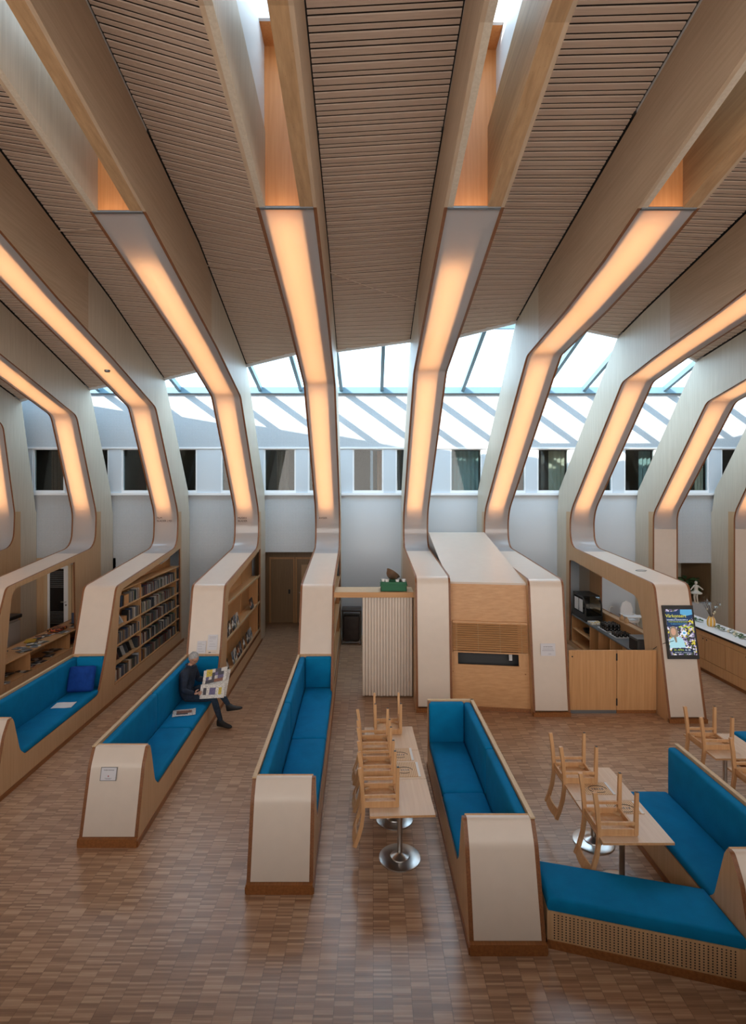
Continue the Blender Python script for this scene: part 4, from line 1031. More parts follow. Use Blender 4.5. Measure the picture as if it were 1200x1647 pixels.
r7box(.046, .05, y0 + .2, y0 + .45, 1.12, 1.45, 'price_sheet', 'paper', vc); r7box(.046, .05, y0 + .5, y0 + .78, 1.12, 1.45, 'price_sheet', 'paper', vc)
# cups
cup = MB().lathe([(.038, 0), (.04, .005), (.03, .075), (.026, .08), (0, .08)], (0, 0, 0), 12).mesh('cup', 'black_gloss', smooth=50)
n = 0
for tr, (ya, rows_, cols_) in enumerate(((13.05, 4, 5), (12.5, 3, 4))):
    tray = r7box(.14, .14 + .095 * 4.3, ya - .05, ya + rows_ * .115, .906, .922, 'cup_tray', 'white_plastic', None); tag(tray, ('larger' if tr == 0 else 'smaller') + ' pale tray of upturned black cups on the cafe worktop', 'tray', 'cup trays')
    for a in range(rows_):
        for b in range(4):
            for lv in range(2 if tr == 0 else 1):
                o = bpy.data.objects.new('coffee_cup', cup); COL.objects.link(o); o.location = r7.p(ya + a * .11, .923 + lv * .081, .19 + b * .095)
                tag(o, 'upturned black coffee cup on the %s cup tray of the cafe%s' % ('larger' if tr == 0 else 'smaller', ', upper layer' if lv else ', lower layer' if tr == 0 else ''), 'cup', 'black cups on the cafe worktop')
cells('leaflets', ['e6e3da', 'd8b04a', 'c9cdd2', 'f0efe9'], 20)
o = r7box(.08, .36, 13.72, 14.0, .906, .95, 'leaflet_pile', 'leaflets', None); tag(o, 'messy pile of yellow and white leaflets beside the cake case', 'paper')
# till and monitor at the near end
tl = empty('cash_till', r7.p(11.45, .905, .2), 'grey metal cash till at the near end of the cafe worktop', 'till')
r7box(.06, .44, 11.25, 11.62, .906, 1.2, 'housing', 'grey_metal', tl); r7box(.04, .06, 11.27, 11.6, .93, 1.17, 'drawer', 'black', tl); r7box(.05, .45, 11.24, 11.63, 1.2, 1.215, 'lid', 'grey_metal', tl)
mo = empty('monitor', r7.p(11.3, 1.15, .6), 'thin dark monitor leaning behind the till', 'monitor')
m = MB(); m.bar(r7.p(11.35, .93, .50), r7.p(11.62, 1.32, .56), .02, .34, up=(0, 1, 0)); m.build('screen', 'black_gloss', mo); r7box(.46, .56, 11.25, 11.45, .906, .925, 'foot', 'black', mo)
cells('brochure', ['2a8fb0', 'e8e8e4', '3aa0c0', 'f2f2f0'], 18)
o = r7box(.34, .6, 10.95, 11.15, .906, .96, 'brochure_pile', 'brochure', None); tag(o, 'pile of blue and white brochures at the near worktop end', 'paper')
for k, (y, s) in enumerate(((13.2, 1), (12.95, .85))):
    p = r7.p(y, 1.151, .62); MB().lathe([(.05, 0), (.062, .03), (.05, .08), (.02, .11), (.028, .13), (0, .15)], (p.x, p.y, p.z), 14).build('wooden_hen', 'birch_ply', smooth=60, loc=p, label=('larger' if k == 0 else 'smaller') + ' pale ornament on the cafe serving ledge', cat='ornament', group='ledge ornaments')
p = r7.p(13.9, 1.151, .62); tp = empty('tap', p, 'thin metal tap behind the serving ledge', 'tap'); MB().tube([p, p + Vector((0, 0, .16)), p + Vector((.05, 0, .2)), p + Vector((.1, 0, .17))], .01, 8).build('spout', 'steel', tp, smooth=60)
p = r7.p(14.4, .526, .3); MB().lathe([(.12, 0), (.17, .08), (.17, .1), (.15, .1), (.1, .02)], p, 20).build('pan', 'black', smooth=50, loc=p, label='black pan on the shelf under the cake case', cat='pan')
p = r7.p(14.0, .526, .2); MB().lathe([(.08, 0), (.09, .02), (.09, .2), (.085, .24), (0, .24)], p, 18).build('jar', 'window_glass', smooth=50, loc=p, label='clear storage jar on the shelf under the worktop', cat='jar')
# high chair beyond
hc = empty('high_chair', (7.42, 15.3, 0), 'white plastic high chair behind the cafe ledge', 'high chair')
def hleg(a, b): MB().tube([a, b], .014, 8).build('leg', 'steel', hc, smooth=60)
for sx in (-1, 1):
    for sy in (-1, 1): hleg((7.42 + sx * .30, 15.3 + sy * .28, 0), (7.42 + sx * .16, 15.3 + sy * .14, .62))
m = MB().rbox(7.22, 7.62, 15.12, 15.5, .60, .68, .05); m.build('seat', 'white_plastic', hc, smooth=60)
m = MB(); L_b = [(7.26, .66), (7.24, .95), (7.30, 1.12), (7.42, 1.18), (7.54, 1.12), (7.60, .95), (7.58, .66)]
m.add([(x, y, z) for y in (15.46, 15.50) for x, z in L_b], [tuple(range(7)), tuple(range(13, 6, -1))] + [(k, (k + 1) % 7, 7 + (k + 1) % 7, 7 + k) for k in range(7)]); m.build('backrest', 'white_plastic', hc)
for x in (7.22, 7.59): MB().rbox(x, x + .03, 15.1, 15.5, .66, .82, .012).build('armrest', 'white_plastic', hc, smooth=60)
MB().rbox(7.16, 7.68, 14.92, 15.2, .80, .835, .015).build('tray', 'white_plastic', hc, smooth=60)
# hanging notice on the gate rib and framed notice beside the kiosk rib
o = MB(); r6.box(o, W, W + .02, 10.95, 11.35, 2.0, 2.35); o.build('wall_tablet', 'laptop_blue', loc=r6.p(11.1, 2.0, W), label='small dark tablet screen on the side of the notice rib', cat='tablet')
o = MB(); r6.box(o, W, W + .004, 11.1, 11.4, 1.55, 1.95); o.build('side_notice', 'paper', loc=r6.p(11.2, 1.55, W), label='white paper notice below the wall tablet', cat='notice')

# ---------------------------------------------------------------- long counter at the right with vase, garland, statue
lc = empty('long_counter', (8.3, 12.6, 0), 'long beech counter with white top along the right side', 'counter')
CX0, CX1, CZ = 7.97, 8.66, 1.05
MB().box(CX0 + .02, CX1, 9.0, 14.95, .1, CZ - .05).build('carcass', 'beech', lc); MB().box(CX0 + .05, CX1, 9.0, 14.95, 0, .1).build('plinth', 'plinth_oak', lc)
MB().box(CX0 - .01, CX1, 8.98, 14.97, CZ - .006, CZ).build('white_top', 'laminate_white' if 'laminate_white' in MATS else 'white_paint', lc)
MB().box(CX0 - .015, CX1 + .01, 8.97, 14.98, CZ - .05, CZ - .006).build('top_edge', 'black', lc); MB().box(CX0, CX0 + .02, 9.0, 14.95, CZ - .17, CZ - .05).build('top_rail', 'beech', lc); MB().box(CX0, CX0 + .02, 9.0, 14.95, .1, .32).build('base_rail', 'beech', lc)
for k in range(8):
    y = 14.9 - k * .74
    dd = MB().box(CX0 - .002, CX0 + .018, y - .72, y, .33, CZ - .18).build('door', 'beech', lc)
    yk = y - .66 if k % 2 == 0 else y - .06
    MB().tube([(CX0 - .004, yk, .82), (CX0 + .004, yk, .82)], .02, 10).build('finger_hole', 'black', dd)
vp_ = Vector((8.33, 13.02, CZ)); va = empty('vase', vp_, 'yellow and white striped vase of egg-hung twigs on the long counter', 'vase')
def stripes(name, c1, c2, n):
    m, nt, b = _nt(name); L = nt.links; tc = nt.nodes.new('ShaderNodeTexCoord'); sp = nt.nodes.new('ShaderNodeSeparateXYZ'); L.new(tc.outputs['Object'], sp.inputs[0])
    an = math_node(nt, 'ARCTAN2', sp.outputs[0], sp.outputs[1]); k = math_node(nt, 'GREATER_THAN', math_node(nt, 'SINE', math_node(nt, 'MULTIPLY', an, n)), 0)
    mx = nt.nodes.new('ShaderNodeMix'); mx.data_type = 'RGBA'; L.new(k, mx.inputs[0]); mx.inputs[6].default_value = lin(c1); mx.inputs[7].default_value = lin(c2); L.new(mx.outputs[2], b.inputs['Base Color']); b.inputs['Roughness'].default_value = .35; return m
stripes('vase_stripe', 'e0a818', 'e2d3b8', 8)
MB().lathe([(.07, 0), (.095, .03), (.10, .13), (.085, .19), (.06, .22), (.065, .24), (.05, .24), (.045, .2), (.0, .18)], vp_, 24).build('body', 'vase_stripe', va, smooth=60)
wood('twig', '5a5048', '6c6258', 'Z'); rt = random.Random(3); tips = []
for k in range(12):
    a = rt.uniform(0, 6.28); l = rt.uniform(.32, .55); s_ = rt.uniform(.1, .28)
    p0 = vp_ + Vector((0, 0, .2)); p1 = p0 + Vector((math.cos(a) * s_ * .4, math.sin(a) * s_ * .4, l * .5)); p2 = p0 + Vector((math.cos(a) * s_, math.sin(a) * s_, l)); tips += [p1, p2]
    m = MB(); m.tube([p0, p1, p2], [.006, .005, .002], 5)
    for j in range(3):
        q = p1.lerp(p2, .2 + .3 * j); m.tube([q, q + Vector((rt.uniform(-.08, .08), rt.uniform(-.08, .08), rt.uniform(.04, .1)))], [.003, .0015], 4)
    m.build('twig', 'twig', va)
plain('egg_cream', (.75, .68, .5), .5); plain('egg_blue', (.45, .55, .62), .5)
for k in range(9):
    q = tips[(k * 5 + 1) % len(tips)]; MB().ball(q - Vector((0, 0, .05)), (.02, .02, .028), 10, 7).build('egg', 'egg_cream' if k % 2 else 'egg_blue', va, smooth=80)
plain('leaf_green', (.06, .13, .05), .6, var=.4, vscale=30); plain('leaf_pale', (.28, .34, .24), .6, var=.3, vscale=30)
leafm = []
for mt in ('leaf_green', 'leaf_pale'):
    m = MB(); m.add([(0, -.03, 0), (.016, -.008, .006), (.012, .02, .004), (0, .04, -.004), (-.012, .02, .004), (-.016, -.008, .006), (0, 0, .002)], [(6, k, (k + 1) % 6) for k in range(6)]); leafm.append(m.mesh('leaf', mt, recalc=False))
def garland(pts, label, seed, n=34):
    g = empty('garland', pts[0], label, 'garland'); rr = random.Random(seed)
    MB().tube(pts, .004, 5).build('stem', 'leaf_green', g)
    for k in range(n):
        t = k / n * (len(pts) - 1); i = int(t); p = Vector(pts[i]).lerp(Vector(pts[min(i + 1, len(pts) - 1)]), t - i)
        o = bpy.data.objects.new('leaf', leafm[rr.random() < .55]); COL.objects.link(o); o.parent = g
        o.location = p + Vector((rr.uniform(-.06, .06), rr.uniform(-.05, .05), rr.uniform(.01, .06))) - Vector(pts[0]); o.rotation_euler = (rr.uniform(-.8, .8), rr.uniform(-.8, .8), rr.uniform(0, 6.28)); o.scale = (rr.uniform(1.1, 1.9),) * 3
garland([(8.2, 14.4, CZ + .01), (8.35, 14.0, CZ + .015), (8.25, 13.6, CZ + .01), (8.35, 13.35, CZ + .012)], 'green ivy garland on the counter behind the screen rib', 5)
garland([(8.4, 12.9, CZ + .01), (8.28, 12.6, CZ + .015), (8.42, 12.3, CZ + .01), (8.3, 11.95, CZ + .012), (8.38, 11.75, CZ + .01)], 'grey-green ivy garland on the counter in front of the vase', 6, 44)
for k, (x, y) in enumerate(((8.35, 12.42), (8.42, 12.28), (8.3, 12.15))):
    MB().ball((x, y, CZ + .04), (.028, .028, .036), 10, 7).build('easter_egg', 'egg_cream', smooth=80, loc=(x, y, CZ), label='%s pale egg in the nearer ivy garland, counted from the vase' % NTH[k], cat='egg', group='eggs in the garland')
# statue of a dancer on the niche sill
st = Vector((wx(1122), YWALL + .08, .972)); so = empty('dancer_statue', st, 'white dancer statue on the window sill of the niche', 'statue')
plain('plaster', (.66, .62, .55), .6)
m = MB(); m.lathe([(.09, 0), (.09, .03), (.0, .03)], st, 16); m.build('base', 'plaster', so, smooth=40)
m = MB(); m.tube([st + Vector((-.03, 0, .03)), st + Vector((-.05, 0, .18)), st + Vector((-.03, 0, .32))], [.022, .03, .04], 10); m.tube([st + Vector((.05, 0, .03)), st + Vector((.03, 0, .18)), st + Vector((.03, 0, .32))], [.022, .03, .04], 10)
m.lathe([(.05, .30), (.16, .28), (.17, .31), (.07, .37), (.05, .42), (.075, .50), (.06, .54), (.02, .56)], st, 20)
m.ball(st + Vector((0, 0, .61)), (.045, .05, .055), 12, 8)
for sx in (-1, 1): m.tube([st + Vector((sx * .06, 0, .52)), st + Vector((sx * .15, -.03, .44)), st + Vector((sx * .19, -.05, .40))], [.022, .018, .014], 8)
m.build('figure', 'plaster', so, smooth=60)
# plants and dark window in the niche
pl_g = empty('niche_window', (wx(1116), 17.95, 1.0), 'dark window with white bars behind the niche plants', 'window')
MB().box(wx(1086, 18), wx(1150, 18), 17.93, 17.96, 1.0, 2.15).build('pane', 'black_gloss', pl_g)
for x in (1128, 1137): MB().box(wx(x, 18), wx(x, 18) + .05, 17.9, 17.93, 1.0, 2.15).build('bar', 'birch_ply', pl_g)
MB().box(wx(1086, 18), wx(1122, 18), 17.9, 17.93, 1.5, 2.15).build('blind', 'curtain_cream', pl_g)
big = MB(); big.add([(0, 0, 0), (.05, .06, .03), (.06, .14, .03), (0, .24, -.03), (-.06, .14, .03), (-.05, .06, .03), (0, .1, .01)], [(6, k, (k + 1) % 6) for k in range(6)]); bigleaf = big.mesh('leaf', 'leaf_green', recalc=False)
def plant(loc, h, n, label, seed, sp=.22):
    g = empty('potted_plant', loc, label, 'plant'); rr = random.Random(seed); loc = Vector(loc)
    MB().lathe([(.09, 0), (.12, .16), (.125, .18), (.1, .18), (.0, .16)], loc, 16).build('pot', 'laminate', g, smooth=40)
    MB().tube([loc + Vector((0, 0, .15)), loc + Vector((.02, 0, h))], [.012, .006], 6).build('stem', 'leaf_green', g)
    for k in range(n):
        a = rr.uniform(0, 6.28); z = rr.uniform(.2, h); r_ = rr.uniform(.02, sp)
        o = bpy.data.objects.new('leaf', bigleaf); COL.objects.link(o); o.parent = g; o.location = (math.cos(a) * r_, math.sin(a) * r_ * .6, z); o.rotation_euler = (rr.uniform(-.9, .5), rr.uniform(-.6, .6), a - 1.57); o.scale = (rr.uniform(.7, 1.3),) * 3
plant((wx(1104, 16.9), 16.9, .972), .62, 60, 'bushy green plant at the left of the window niche', 11, .3)
plant((wx(1130, 17.0), 17.0, .972), .50, 60, 'green plant behind the dancer statue', 12, .28)

# ---------------------------------------------------------------- tables
TZ = .724
def table(cx, cy, label, rz, group, w=.735, d=.745):
    t = empty('cafe_table', (cx, cy, 0), label, 'table', group, rz=rz)
    MB().box(-w/2, w/2, -d/2, d/2, TZ - .026, TZ - .004).build('tabletop_edge', 'chair_beech', t, local=True); MB().box(-w/2 + .001, w/2 - .001, -d/2 + .001, d/2 - .001, TZ - .004, TZ).build('tabletop', 'table_ply', t, local=True)
    MB().lathe([(.03, .05), (.03, TZ - .03)], (0, 0, 0), 16).build('column', 'steel', t, local=True, smooth=40)
    MB().lathe([(.245, 0), (.245, .012), (.235, .016), (.115, .02), (.11, .03), (.05, .055), (.03, .07)], (0, 0, 0), 40).build('base', 'steel', t, local=True, smooth=30)
    MB().lathe([(.2, TZ - .045), (.2, TZ - .027)], (0, 0, 0), 16).build('mounting_plate', 'dark_steel', t, local=True)
    return t
# middle row, slightly turned
mrz = .043
def mid(u, v): return Vector((.332 - mrz * u + v, 5.88 + u, 0))      # u along the row from its near end, v across from its axis
for k, lb in enumerate(('nearest beech table of the middle row', 'central beech table of the middle row, with bamboo mats', 'farthest beech table of the middle row')):
    p = mid(.3725 + k * .75, 0); table(p.x, p.y, lb, mrz, 'middle table row')
for k, lb in enumerate(('near beech table of the pair beside the angled bench', 'far beech table of the pair beside the angled bench')):
    table(2.73, 5.42 + .375 + k * .752, lb, 0, 'right table pair')
table(5.01, 7.525, 'beech table at the right, behind the back of the angled bench group', 0, 'far tables')
table(5.01, 6.55, 'beech table at the right picture edge carrying the cut-off chair', 0, 'far tables')
# bamboo mats
def matmat(name):
    m, nt, b = _nt(name); L = nt.links; tc = nt.nodes.new('ShaderNodeTexCoord'); sp = nt.nodes.new('ShaderNodeSeparateXYZ'); L.new(tc.outputs['Object'], sp.inputs[0])
    k = math_node(nt, 'LESS_THAN', math_node(nt, 'FRACT', math_node(nt, 'DIVIDE', sp.outputs[0], .022)), .3)
    mx = nt.nodes.new('ShaderNodeMix'); mx.data_type = 'RGBA'; L.new(k, mx.inputs[0]); mx.inputs[6].default_value = lin('d8b890'); mx.inputs[7].default_value = lin('9a6a44'); L.new(mx.outputs[2], b.inputs['Base Color']); b.inputs['Roughness'].default_value = .6; return m
matmat('bamboo')
def placemat(x, y, rz, w, d, label):
    g = empty('placemat', (x, y, TZ), label, 'placemat', 'bamboo placemats', rz=rz)
    MB().box(-w/2, w/2, -d/2, d/2, .0005, .005).build('mat', 'bamboo', g, local=True)
    MB().box(w/2 - .03, w/2, -d/2 - .001, d/2 + .001, .004, .006).build('ribbon', 'paper', g, local=True)
    pts = [(.11 * math.cos(a), -.02 + .075 * math.sin(a), .0062) for a in [k * 2 * math.pi / 20 for k in range(18)]]
    MB().tube(pts, .0035, 5).build('emblem', 'black', g, local=True)
    for k in range(5): MB().box(-.07 + k * .03, -.055 + k * .03, -.03, .0, .005, .0062).build('emblem_mark', 'dark_steel', g, local=True)
q = mid(.98, .11); placemat(q.x, q.y, mrz, .40, .36, 'bamboo placemat with a ring emblem, nearer of two on the middle row')
q = mid(1.38, .09); placemat(q.x, q.y, mrz, .36, .34, 'bamboo placemat, farther of two on the middle row')
placemat(2.72, 6.42, 0, .34, .26, 'bamboo placemat on the far table of the right pair'); placemat(2.86, 6.03, 0, .36, .24, 'bamboo placemat behind the chair on the near table of the right pair')

# ---------------------------------------------------------------- chairs, upside down on the tables
def make_chair():
    c = empty('dining_chair', (0, 0, 0), 'x', 'chair', 'upturned beech chairs')
    B = lambda mb, nm, mt='chair_beech', sm=0: mb.build(nm, mt, c, local=True, smooth=sm)
    B(MB().rbox(-.20, .205, -.20, .20, .438, .456, .008, n=2), 'seat', 'chair_beech', 40)
    for s in (-1, 1):
        B(MB().bar((.185, s * .187, .438), (.195, s * .19, 0), .042, .042, up=(1, 0, 0), w2=.034, h2=.034), 'leg')
        B(MB().box(.181, .209, s * .19 - .014, s * .19 + .014, -.003, .0), 'foot_pad', 'black')
        m = MB(); pts = [(-.245, 0), (-.218, .18), (-.20, .40), (-.203, .52), (-.222, .66), (-.262, .80), (-.30, .895)]
        P_ = offset(pts, -.021); Q_ = offset(pts, .021); n = len(pts)
        vs = [(x, s * .19 + e, z) for L_ in (P_, Q_) for e in (-.017, .017) for x, z in L_]
        fs = []
        for i in range(n - 1): fs += [(i, i + 1, n + i + 1, n + i), (2*n + i, 3*n + i, 3*n + i + 1, 2*n + i + 1), (i, 2*n + i, 2*n + i + 1, i + 1), (n + i, n + i + 1, 3*n + i + 1, 3*n + i)]
        fs += [(0, n, 3*n, 2*n), (n - 1, 3*n - 1, 4*n - 1, 2*n - 1)]
        m.add(vs, fs); B(m, 'rear_leg')
        B(MB().bar((-.205, s * .188, .325), (.185, s * .188, .325), .024, .03), 'stretcher')
        B(MB().bar((-.19, s * .188, .41), (.18, s * .188, .41), .022, .058), 'apron')
        for e in (-1, 1): B(MB().bar((e * .172, s * .12, .425), (e * .12, s * .175, .425), .024, .024), 'corner_block', 'birch_ply')
    B(MB().bar((.187, -.175, .41), (.187, .175, .41), .022, .058), 'apron'); B(MB().bar((-.197, -.175, .41), (-.197, .175, .41), .022, .058), 'apron')
    m = MB(); vs = []; N = 8
    for z, dx in ((.79, -.258), (.885, -.295)):
        for i in range(N + 1):
            y = -.178 + .356 * i / N; b = .025 * (1 - (y / .19) ** 2)
            vs += [(dx - b - .008, y, z), (dx - b + .008, y, z)]
    k = 2 * (N + 1); fs = []
    for i in range(N):
        a = 2 * i; fs += [(a, a + 2, k + a + 2, k + a), (a + 1, k + a + 1, k + a + 3, a + 3), (a, a + 1, a + 3, a + 2), (k + a, k + a + 2, k + a + 3, k + a + 1)]
    fs += [(0, k, k + 1, 1), (2 * N, 2 * N + 1, k + 2 * N + 1, k + 2 * N)]
    m.add(vs, fs); B(m, 'backrest', 'chair_beech', 40)
    return c
ch0 = make_chair(); first = True
def chair(x, y, rz, label):
    global first
    c = ch0 if first else link_copy(ch0); first = False
    c.location = (x, y, TZ + .457); c.rotation_euler = (math.pi, 0, rz); c['label'] = label; return c
for k, (y, lb) in enumerate(((6.22, 'upturned beech chair on the nearest table of the middle row'), (6.88, 'upturned beech chair on the central table of the middle row'), (7.50, 'upturned beech chair, third along the left side of the middle row'))):
    p = mid(y - 5.88, -.235); chair(p.x, y, mrz, lb)
p = mid(2.17, -.02); chair(p.x, 8.06, -math.pi / 2 + .03, 'upturned beech chair at the far end of the middle row')
chair(2.565, 6.72, 0, 'upturned beech chair on the far table of the right pair'); chair(2.565, 5.72, 0, 'upturned beech chair on the near table of the right pair')
chair(4.83, 7.58, 0, 'upturned beech chair in front of the screen rib at the right'); chair(4.83, 6.58, 0, 'upturned beech chair cut off by the right picture edge')

# ---------------------------------------------------------------- pillow, papers, notices
pm_ = MB().rbox(-.24, .24, -.24, .24, -.05, .05, .05, puff=.06); pw = pm_.build('pillow', 'blue_fabric', local=True, smooth=80, label='dark blue square pillow leaning in the bench corner', cat='pillow')
q = RIB[2].p(10.28, .71, .40); pw.matrix_world = Matrix.Translation(q) @ Matrix.Rotation(R(8), 4, 'Z') @ Matrix.Rotation(R(68), 4, 'X')
def sheet(loc, w, d, rz, mat, label, name='paper_sheet', cat='paper', curl=.004):
    m = MB(); N = 6; vs = []
    for h in (0, .0015):
        for i in range(N + 1):
            for j in range(6): vs.append((-w/2 + w * i / N, (j / 5 - .5) * d, h + curl * math.sin(i * 1.1)))
    k = 6 * (N + 1); fs = []; ms = []
    for i in range(N):
        for j in range(5):
            a = 6 * i + j; fs += [(a, a + 6, a + 7, a + 1), (k + a, k + a + 1, k + a + 7, k + a + 6)]
            ms += [4 if isinstance(mat, list) and 0 < i < 5 and 1 < j < 4 else 3 if isinstance(mat, list) and 0 < i < 4 and j == 1 else 0] * 2
    m.add(vs, fs, ms); o = m.build(name, mat, local=True, label=label, cat=cat, recalc=False); o.location = loc; o.rotation_euler = (0, 0, rz); return o
sheet(RIB[2].p(9.55, .49, .45), .34, .26, .15, 'paper', 'white sheet of paper lying on the pillow bench')
def news(name, pic):
    m, nt, b = _nt(name); L = nt.links; tc = nt.nodes.new('ShaderNodeTexCoord')
    mp = nt.nodes.new('ShaderNodeMapping'); mp.inputs['Scale'].default_value = (40, 40, 110); L.new(tc.outputs['Object'], mp.inputs['Vector'])
    n = nt.nodes.new('ShaderNodeTexNoise'); n.inputs['Scale'].default_value = 1; L.new(mp.outputs[0], n.inputs['Vector'])
    k = math_node(nt, 'MULTIPLY', math_node(nt, 'GREATER_THAN', n.outputs['Fac'], .54), .4)
    mx = nt.nodes.new('ShaderNodeMix'); mx.data_type = 'RGBA'; L.new(k, mx.inputs[0]); mx.inputs[6].default_value = lin(pic); mx.inputs[7].default_value = (.06, .055, .08, 1)
    L.new(mx.outputs[2], b.inputs['Base Color']); b.inputs['Roughness'].default_value = .75; return m
news('newsprint', 'd4d2cd'); news('news_violet', '6a6488'); news('news_yellow', 'c9b648'); news('news_dark', '4a4a52'); news('news_brown', '8a6252')
NEWS = ['newsprint', 'news_violet', 'news_yellow', 'news_dark', 'news_brown']
sheet(RIB[3].p(9.22, .492, .42), .38, .28, .3, NEWS, 'folded newspaper lying on the seat beside the man', 'newspaper', 'newspaper')
plain('ink', (.03, .03, .04), .7); plain('ink_grey', (.28, .28, .32), .7); plain('notice_grey', (.60, .60, .64), .5); plain('red_mark', (.35, .05, .05), .6)
def on_front(ln, y, z, slope, o, off=.006):
    """frame on a leaning front panel: x across, y up the panel; slope = dY/dZ"""
    up = Vector((0, slope, 1)).normalized(); x = Vector((1, 0, 0)); n = x.cross(up)
    M = Matrix((( x.x, up.x, n.x, 0), (x.y, up.y, n.y, 0), (x.z, up.z, n.z, 0), (0, 0, 0, 1))); M.translation = ln.p(y, z, o) + n * off; return M
def notice(M, w, h, label, lines, mat='notice_grey', frame=None, name='notice'):
    p = M.translation; g = empty(name, p, label, 'notice')
    m = MB(); m.box(-w/2, w/2, -h/2, h/2, 0, .003, M=M); m.build('sheet', mat, g)
    if frame:
        for k, q in enumerate(((-w/2 - .006, -w/2, -h/2, h/2), (w/2, w/2 + .006, -h/2, h/2), (-w/2 - .006, w/2 + .006, h/2, h/2 + .006), (-w/2 - .006, w/2 + .006, -h/2 - .006, -h/2))): m = MB(); m.box(q[0], q[1], q[2], q[3], 0, .005, M=M); m.build('frame', frame, g)
    for (x0, x1, y, t, mt) in lines:
        m = MB(); m.box(x0 * w, x1 * w, y * h - t / 2, y * h + t / 2, .003, .0036, M=M); m.build('text_line', mt, g)
    return g
y0 = BENCH0[3]
M = on_front(RIB[3], y0 + .22, .78, .28, .28); g = notice(M, .19, .145, 'small grey framed sign on the front of the reading man\'s bench', [(-.16, .16, -.40, .004, 'ink_grey')], frame='grey_metal', name='sign')
text('FYSISK AVSTAND', .017, 'lettering', 'ink', M @ Matrix.Translation((0, .038, .0035)), g, 'CENTER')
m = MB(); m.tube([M @ Vector((0, -.025, .003)), M @ Vector((0, -.025, .0045))], .008, 10); m.build('emblem', 'red_mark', g); text('Vennesla bibliotek', .012, 'lettering', 'ink_grey', M @ Matrix.Translation((0, -.052, .0035)), g, 'CENTER')
ep = lambda i, z: YE + (CORNER[i][0] - YE) * (z - ZR) / (CORNER[i][1] - ZR)
sl = (CORNER[3][0] - YE) / (CORNER[3][1] - ZR)
notice(on_front(RIB[3], ep(3, 1.20), 1.20, sl, .30), .18, .24, 'grey paper notice above the man\'s head, lower of two', [(-.42, 0, .3, .006, 'ink_grey'), (-.42, .35, .2, .005, 'ink_grey'), (-.42, .05, .05, .005, 'ink_grey'), (-.42, .1, -.15, .005, 'ink_grey'), (-.3, .3, -.35, .005, 'ink_grey')])
notice(on_front(RIB[3], ep(3, 1.29), 1.29, sl, .52), .20, .30, 'taller grey paper notice at the edge of the man\'s end panel', [(-.35, .35, .35, .008, 'ink_grey'), (-.35, .3, .24, .006, 'ink_grey'), (-.35, .05, .08, .005, 'ink_grey'), (-.3, .3, -.12, .005, 'ink_grey'), (-.35, .4, -.26, .005, 'ink_grey')])
notice(on_front(RIB[3], ep(3, 1.10), 1.10, sl, .52), .20, .05, 'narrow paper strip with dark mark under the tall notice', [(-.35, -.12, 0, .016, 'ink'), (-.1, .4, 0, .006, 'ink_grey')], mat='laminate')
sl6 = (CORNER[6][0] - FOOT[6]) / CORNER[6][1]
M = on_front(RIB[6], FOOT[6] + sl6 * 1.24, 1.24, sl6, .34); g = notice(M, .29, .235, 'white printed notice on the cream foot of the rib beside the cafe gate', [(-.36, .36, .05, .008, 'ink_grey'), (-.40, .40, -.08, .008, 'ink_grey')])
text('SELVBETJENING', .026, 'lettering', 'ink', M @ Matrix.Translation((0, .045, .0035)), g, 'CENTER'); text('Takk!', .026, 'lettering', 'ink_grey', M @ Matrix.Translation((.03, -.09, .0035)), g, 'CENTER')
# lettering low on the light panels
plain('letter_dark', (.05, .04, .045), .6)
for i, lines in ((2, ('FILM', 'BLADER LYD')), (3, ('MUSIKK', 'BLADER')), (4, ('AVISER',))):
    for k, s_ in enumerate(lines):
        zt_ = 3.60 - k * .085; lp_ = [p for p in profile(i)[2] if p[1] < 4.5]; yt_ = interp([(z, y) for y, z in lp_], zt_)
        M = Matrix.Translation(RIB[i].p(yt_ - .03, zt_, .11)) @ Matrix.Rotation(R(90), 4, 'X')
        text(s_, .075, 'lettering', 'letter_dark', M, RIBS[i])
# round sensor on one light panel, cables under the ceiling, skylight opener
c = RIB[2].p(11.45, interp(SOF[2], 11.45) - .01, .36); MB().lathe([(.05, -.03), (.06, -.01), (.06, .012), (0, .012)], c, 16).build('smoke_sensor', 'grey_metal', RIBS[2], smooth=40)
def ceil_cable(i, ya, yb, label):
    A, B = RIB[i], RIB[i + 1]; pts = []
    for k in range(9):
        t = k / 8; y = ya + (yb - ya) * t; a, b = A.p(y, ext(CEI[i], y), W), B.p(y, ext(CEI[i + 1], y)); p = a.lerp(b, t); pts.append(p - Vector((0, 0, .008 + .03 * math.sin(math.pi * t))))
    MB().tube(pts, .008, 6).build('ceiling_cable', 'slat_pine', smooth=60, loc=pts[0], label=label, cat='cable', group='ceiling cables')
ceil_cable(3, 9.6, 9.3, 'pale cable strung under the ceiling left of the central ribs'); ceil_cable(4, 9.4, 10.5, 'pale cable strung under the ceiling between the two central ribs'); ceil_cable(5, 10.4, 11.2, 'pale cable strung under the ceiling above the kiosk'); ceil_cable(2, 8.9, 8.5, 'pale cable strung under the ceiling at the far left')
p = RIB[4].p(5.0, 9.9, .12); m = MB(); m.bar(p, p + Vector((.3, -.25, -.1)), .05, .05); m.bar(p + Vector((0, 0, .1)), p + Vector((.28, -.3, .12)), .02, .02); m.build('skylight_opener', 'steel', RIBS[4])

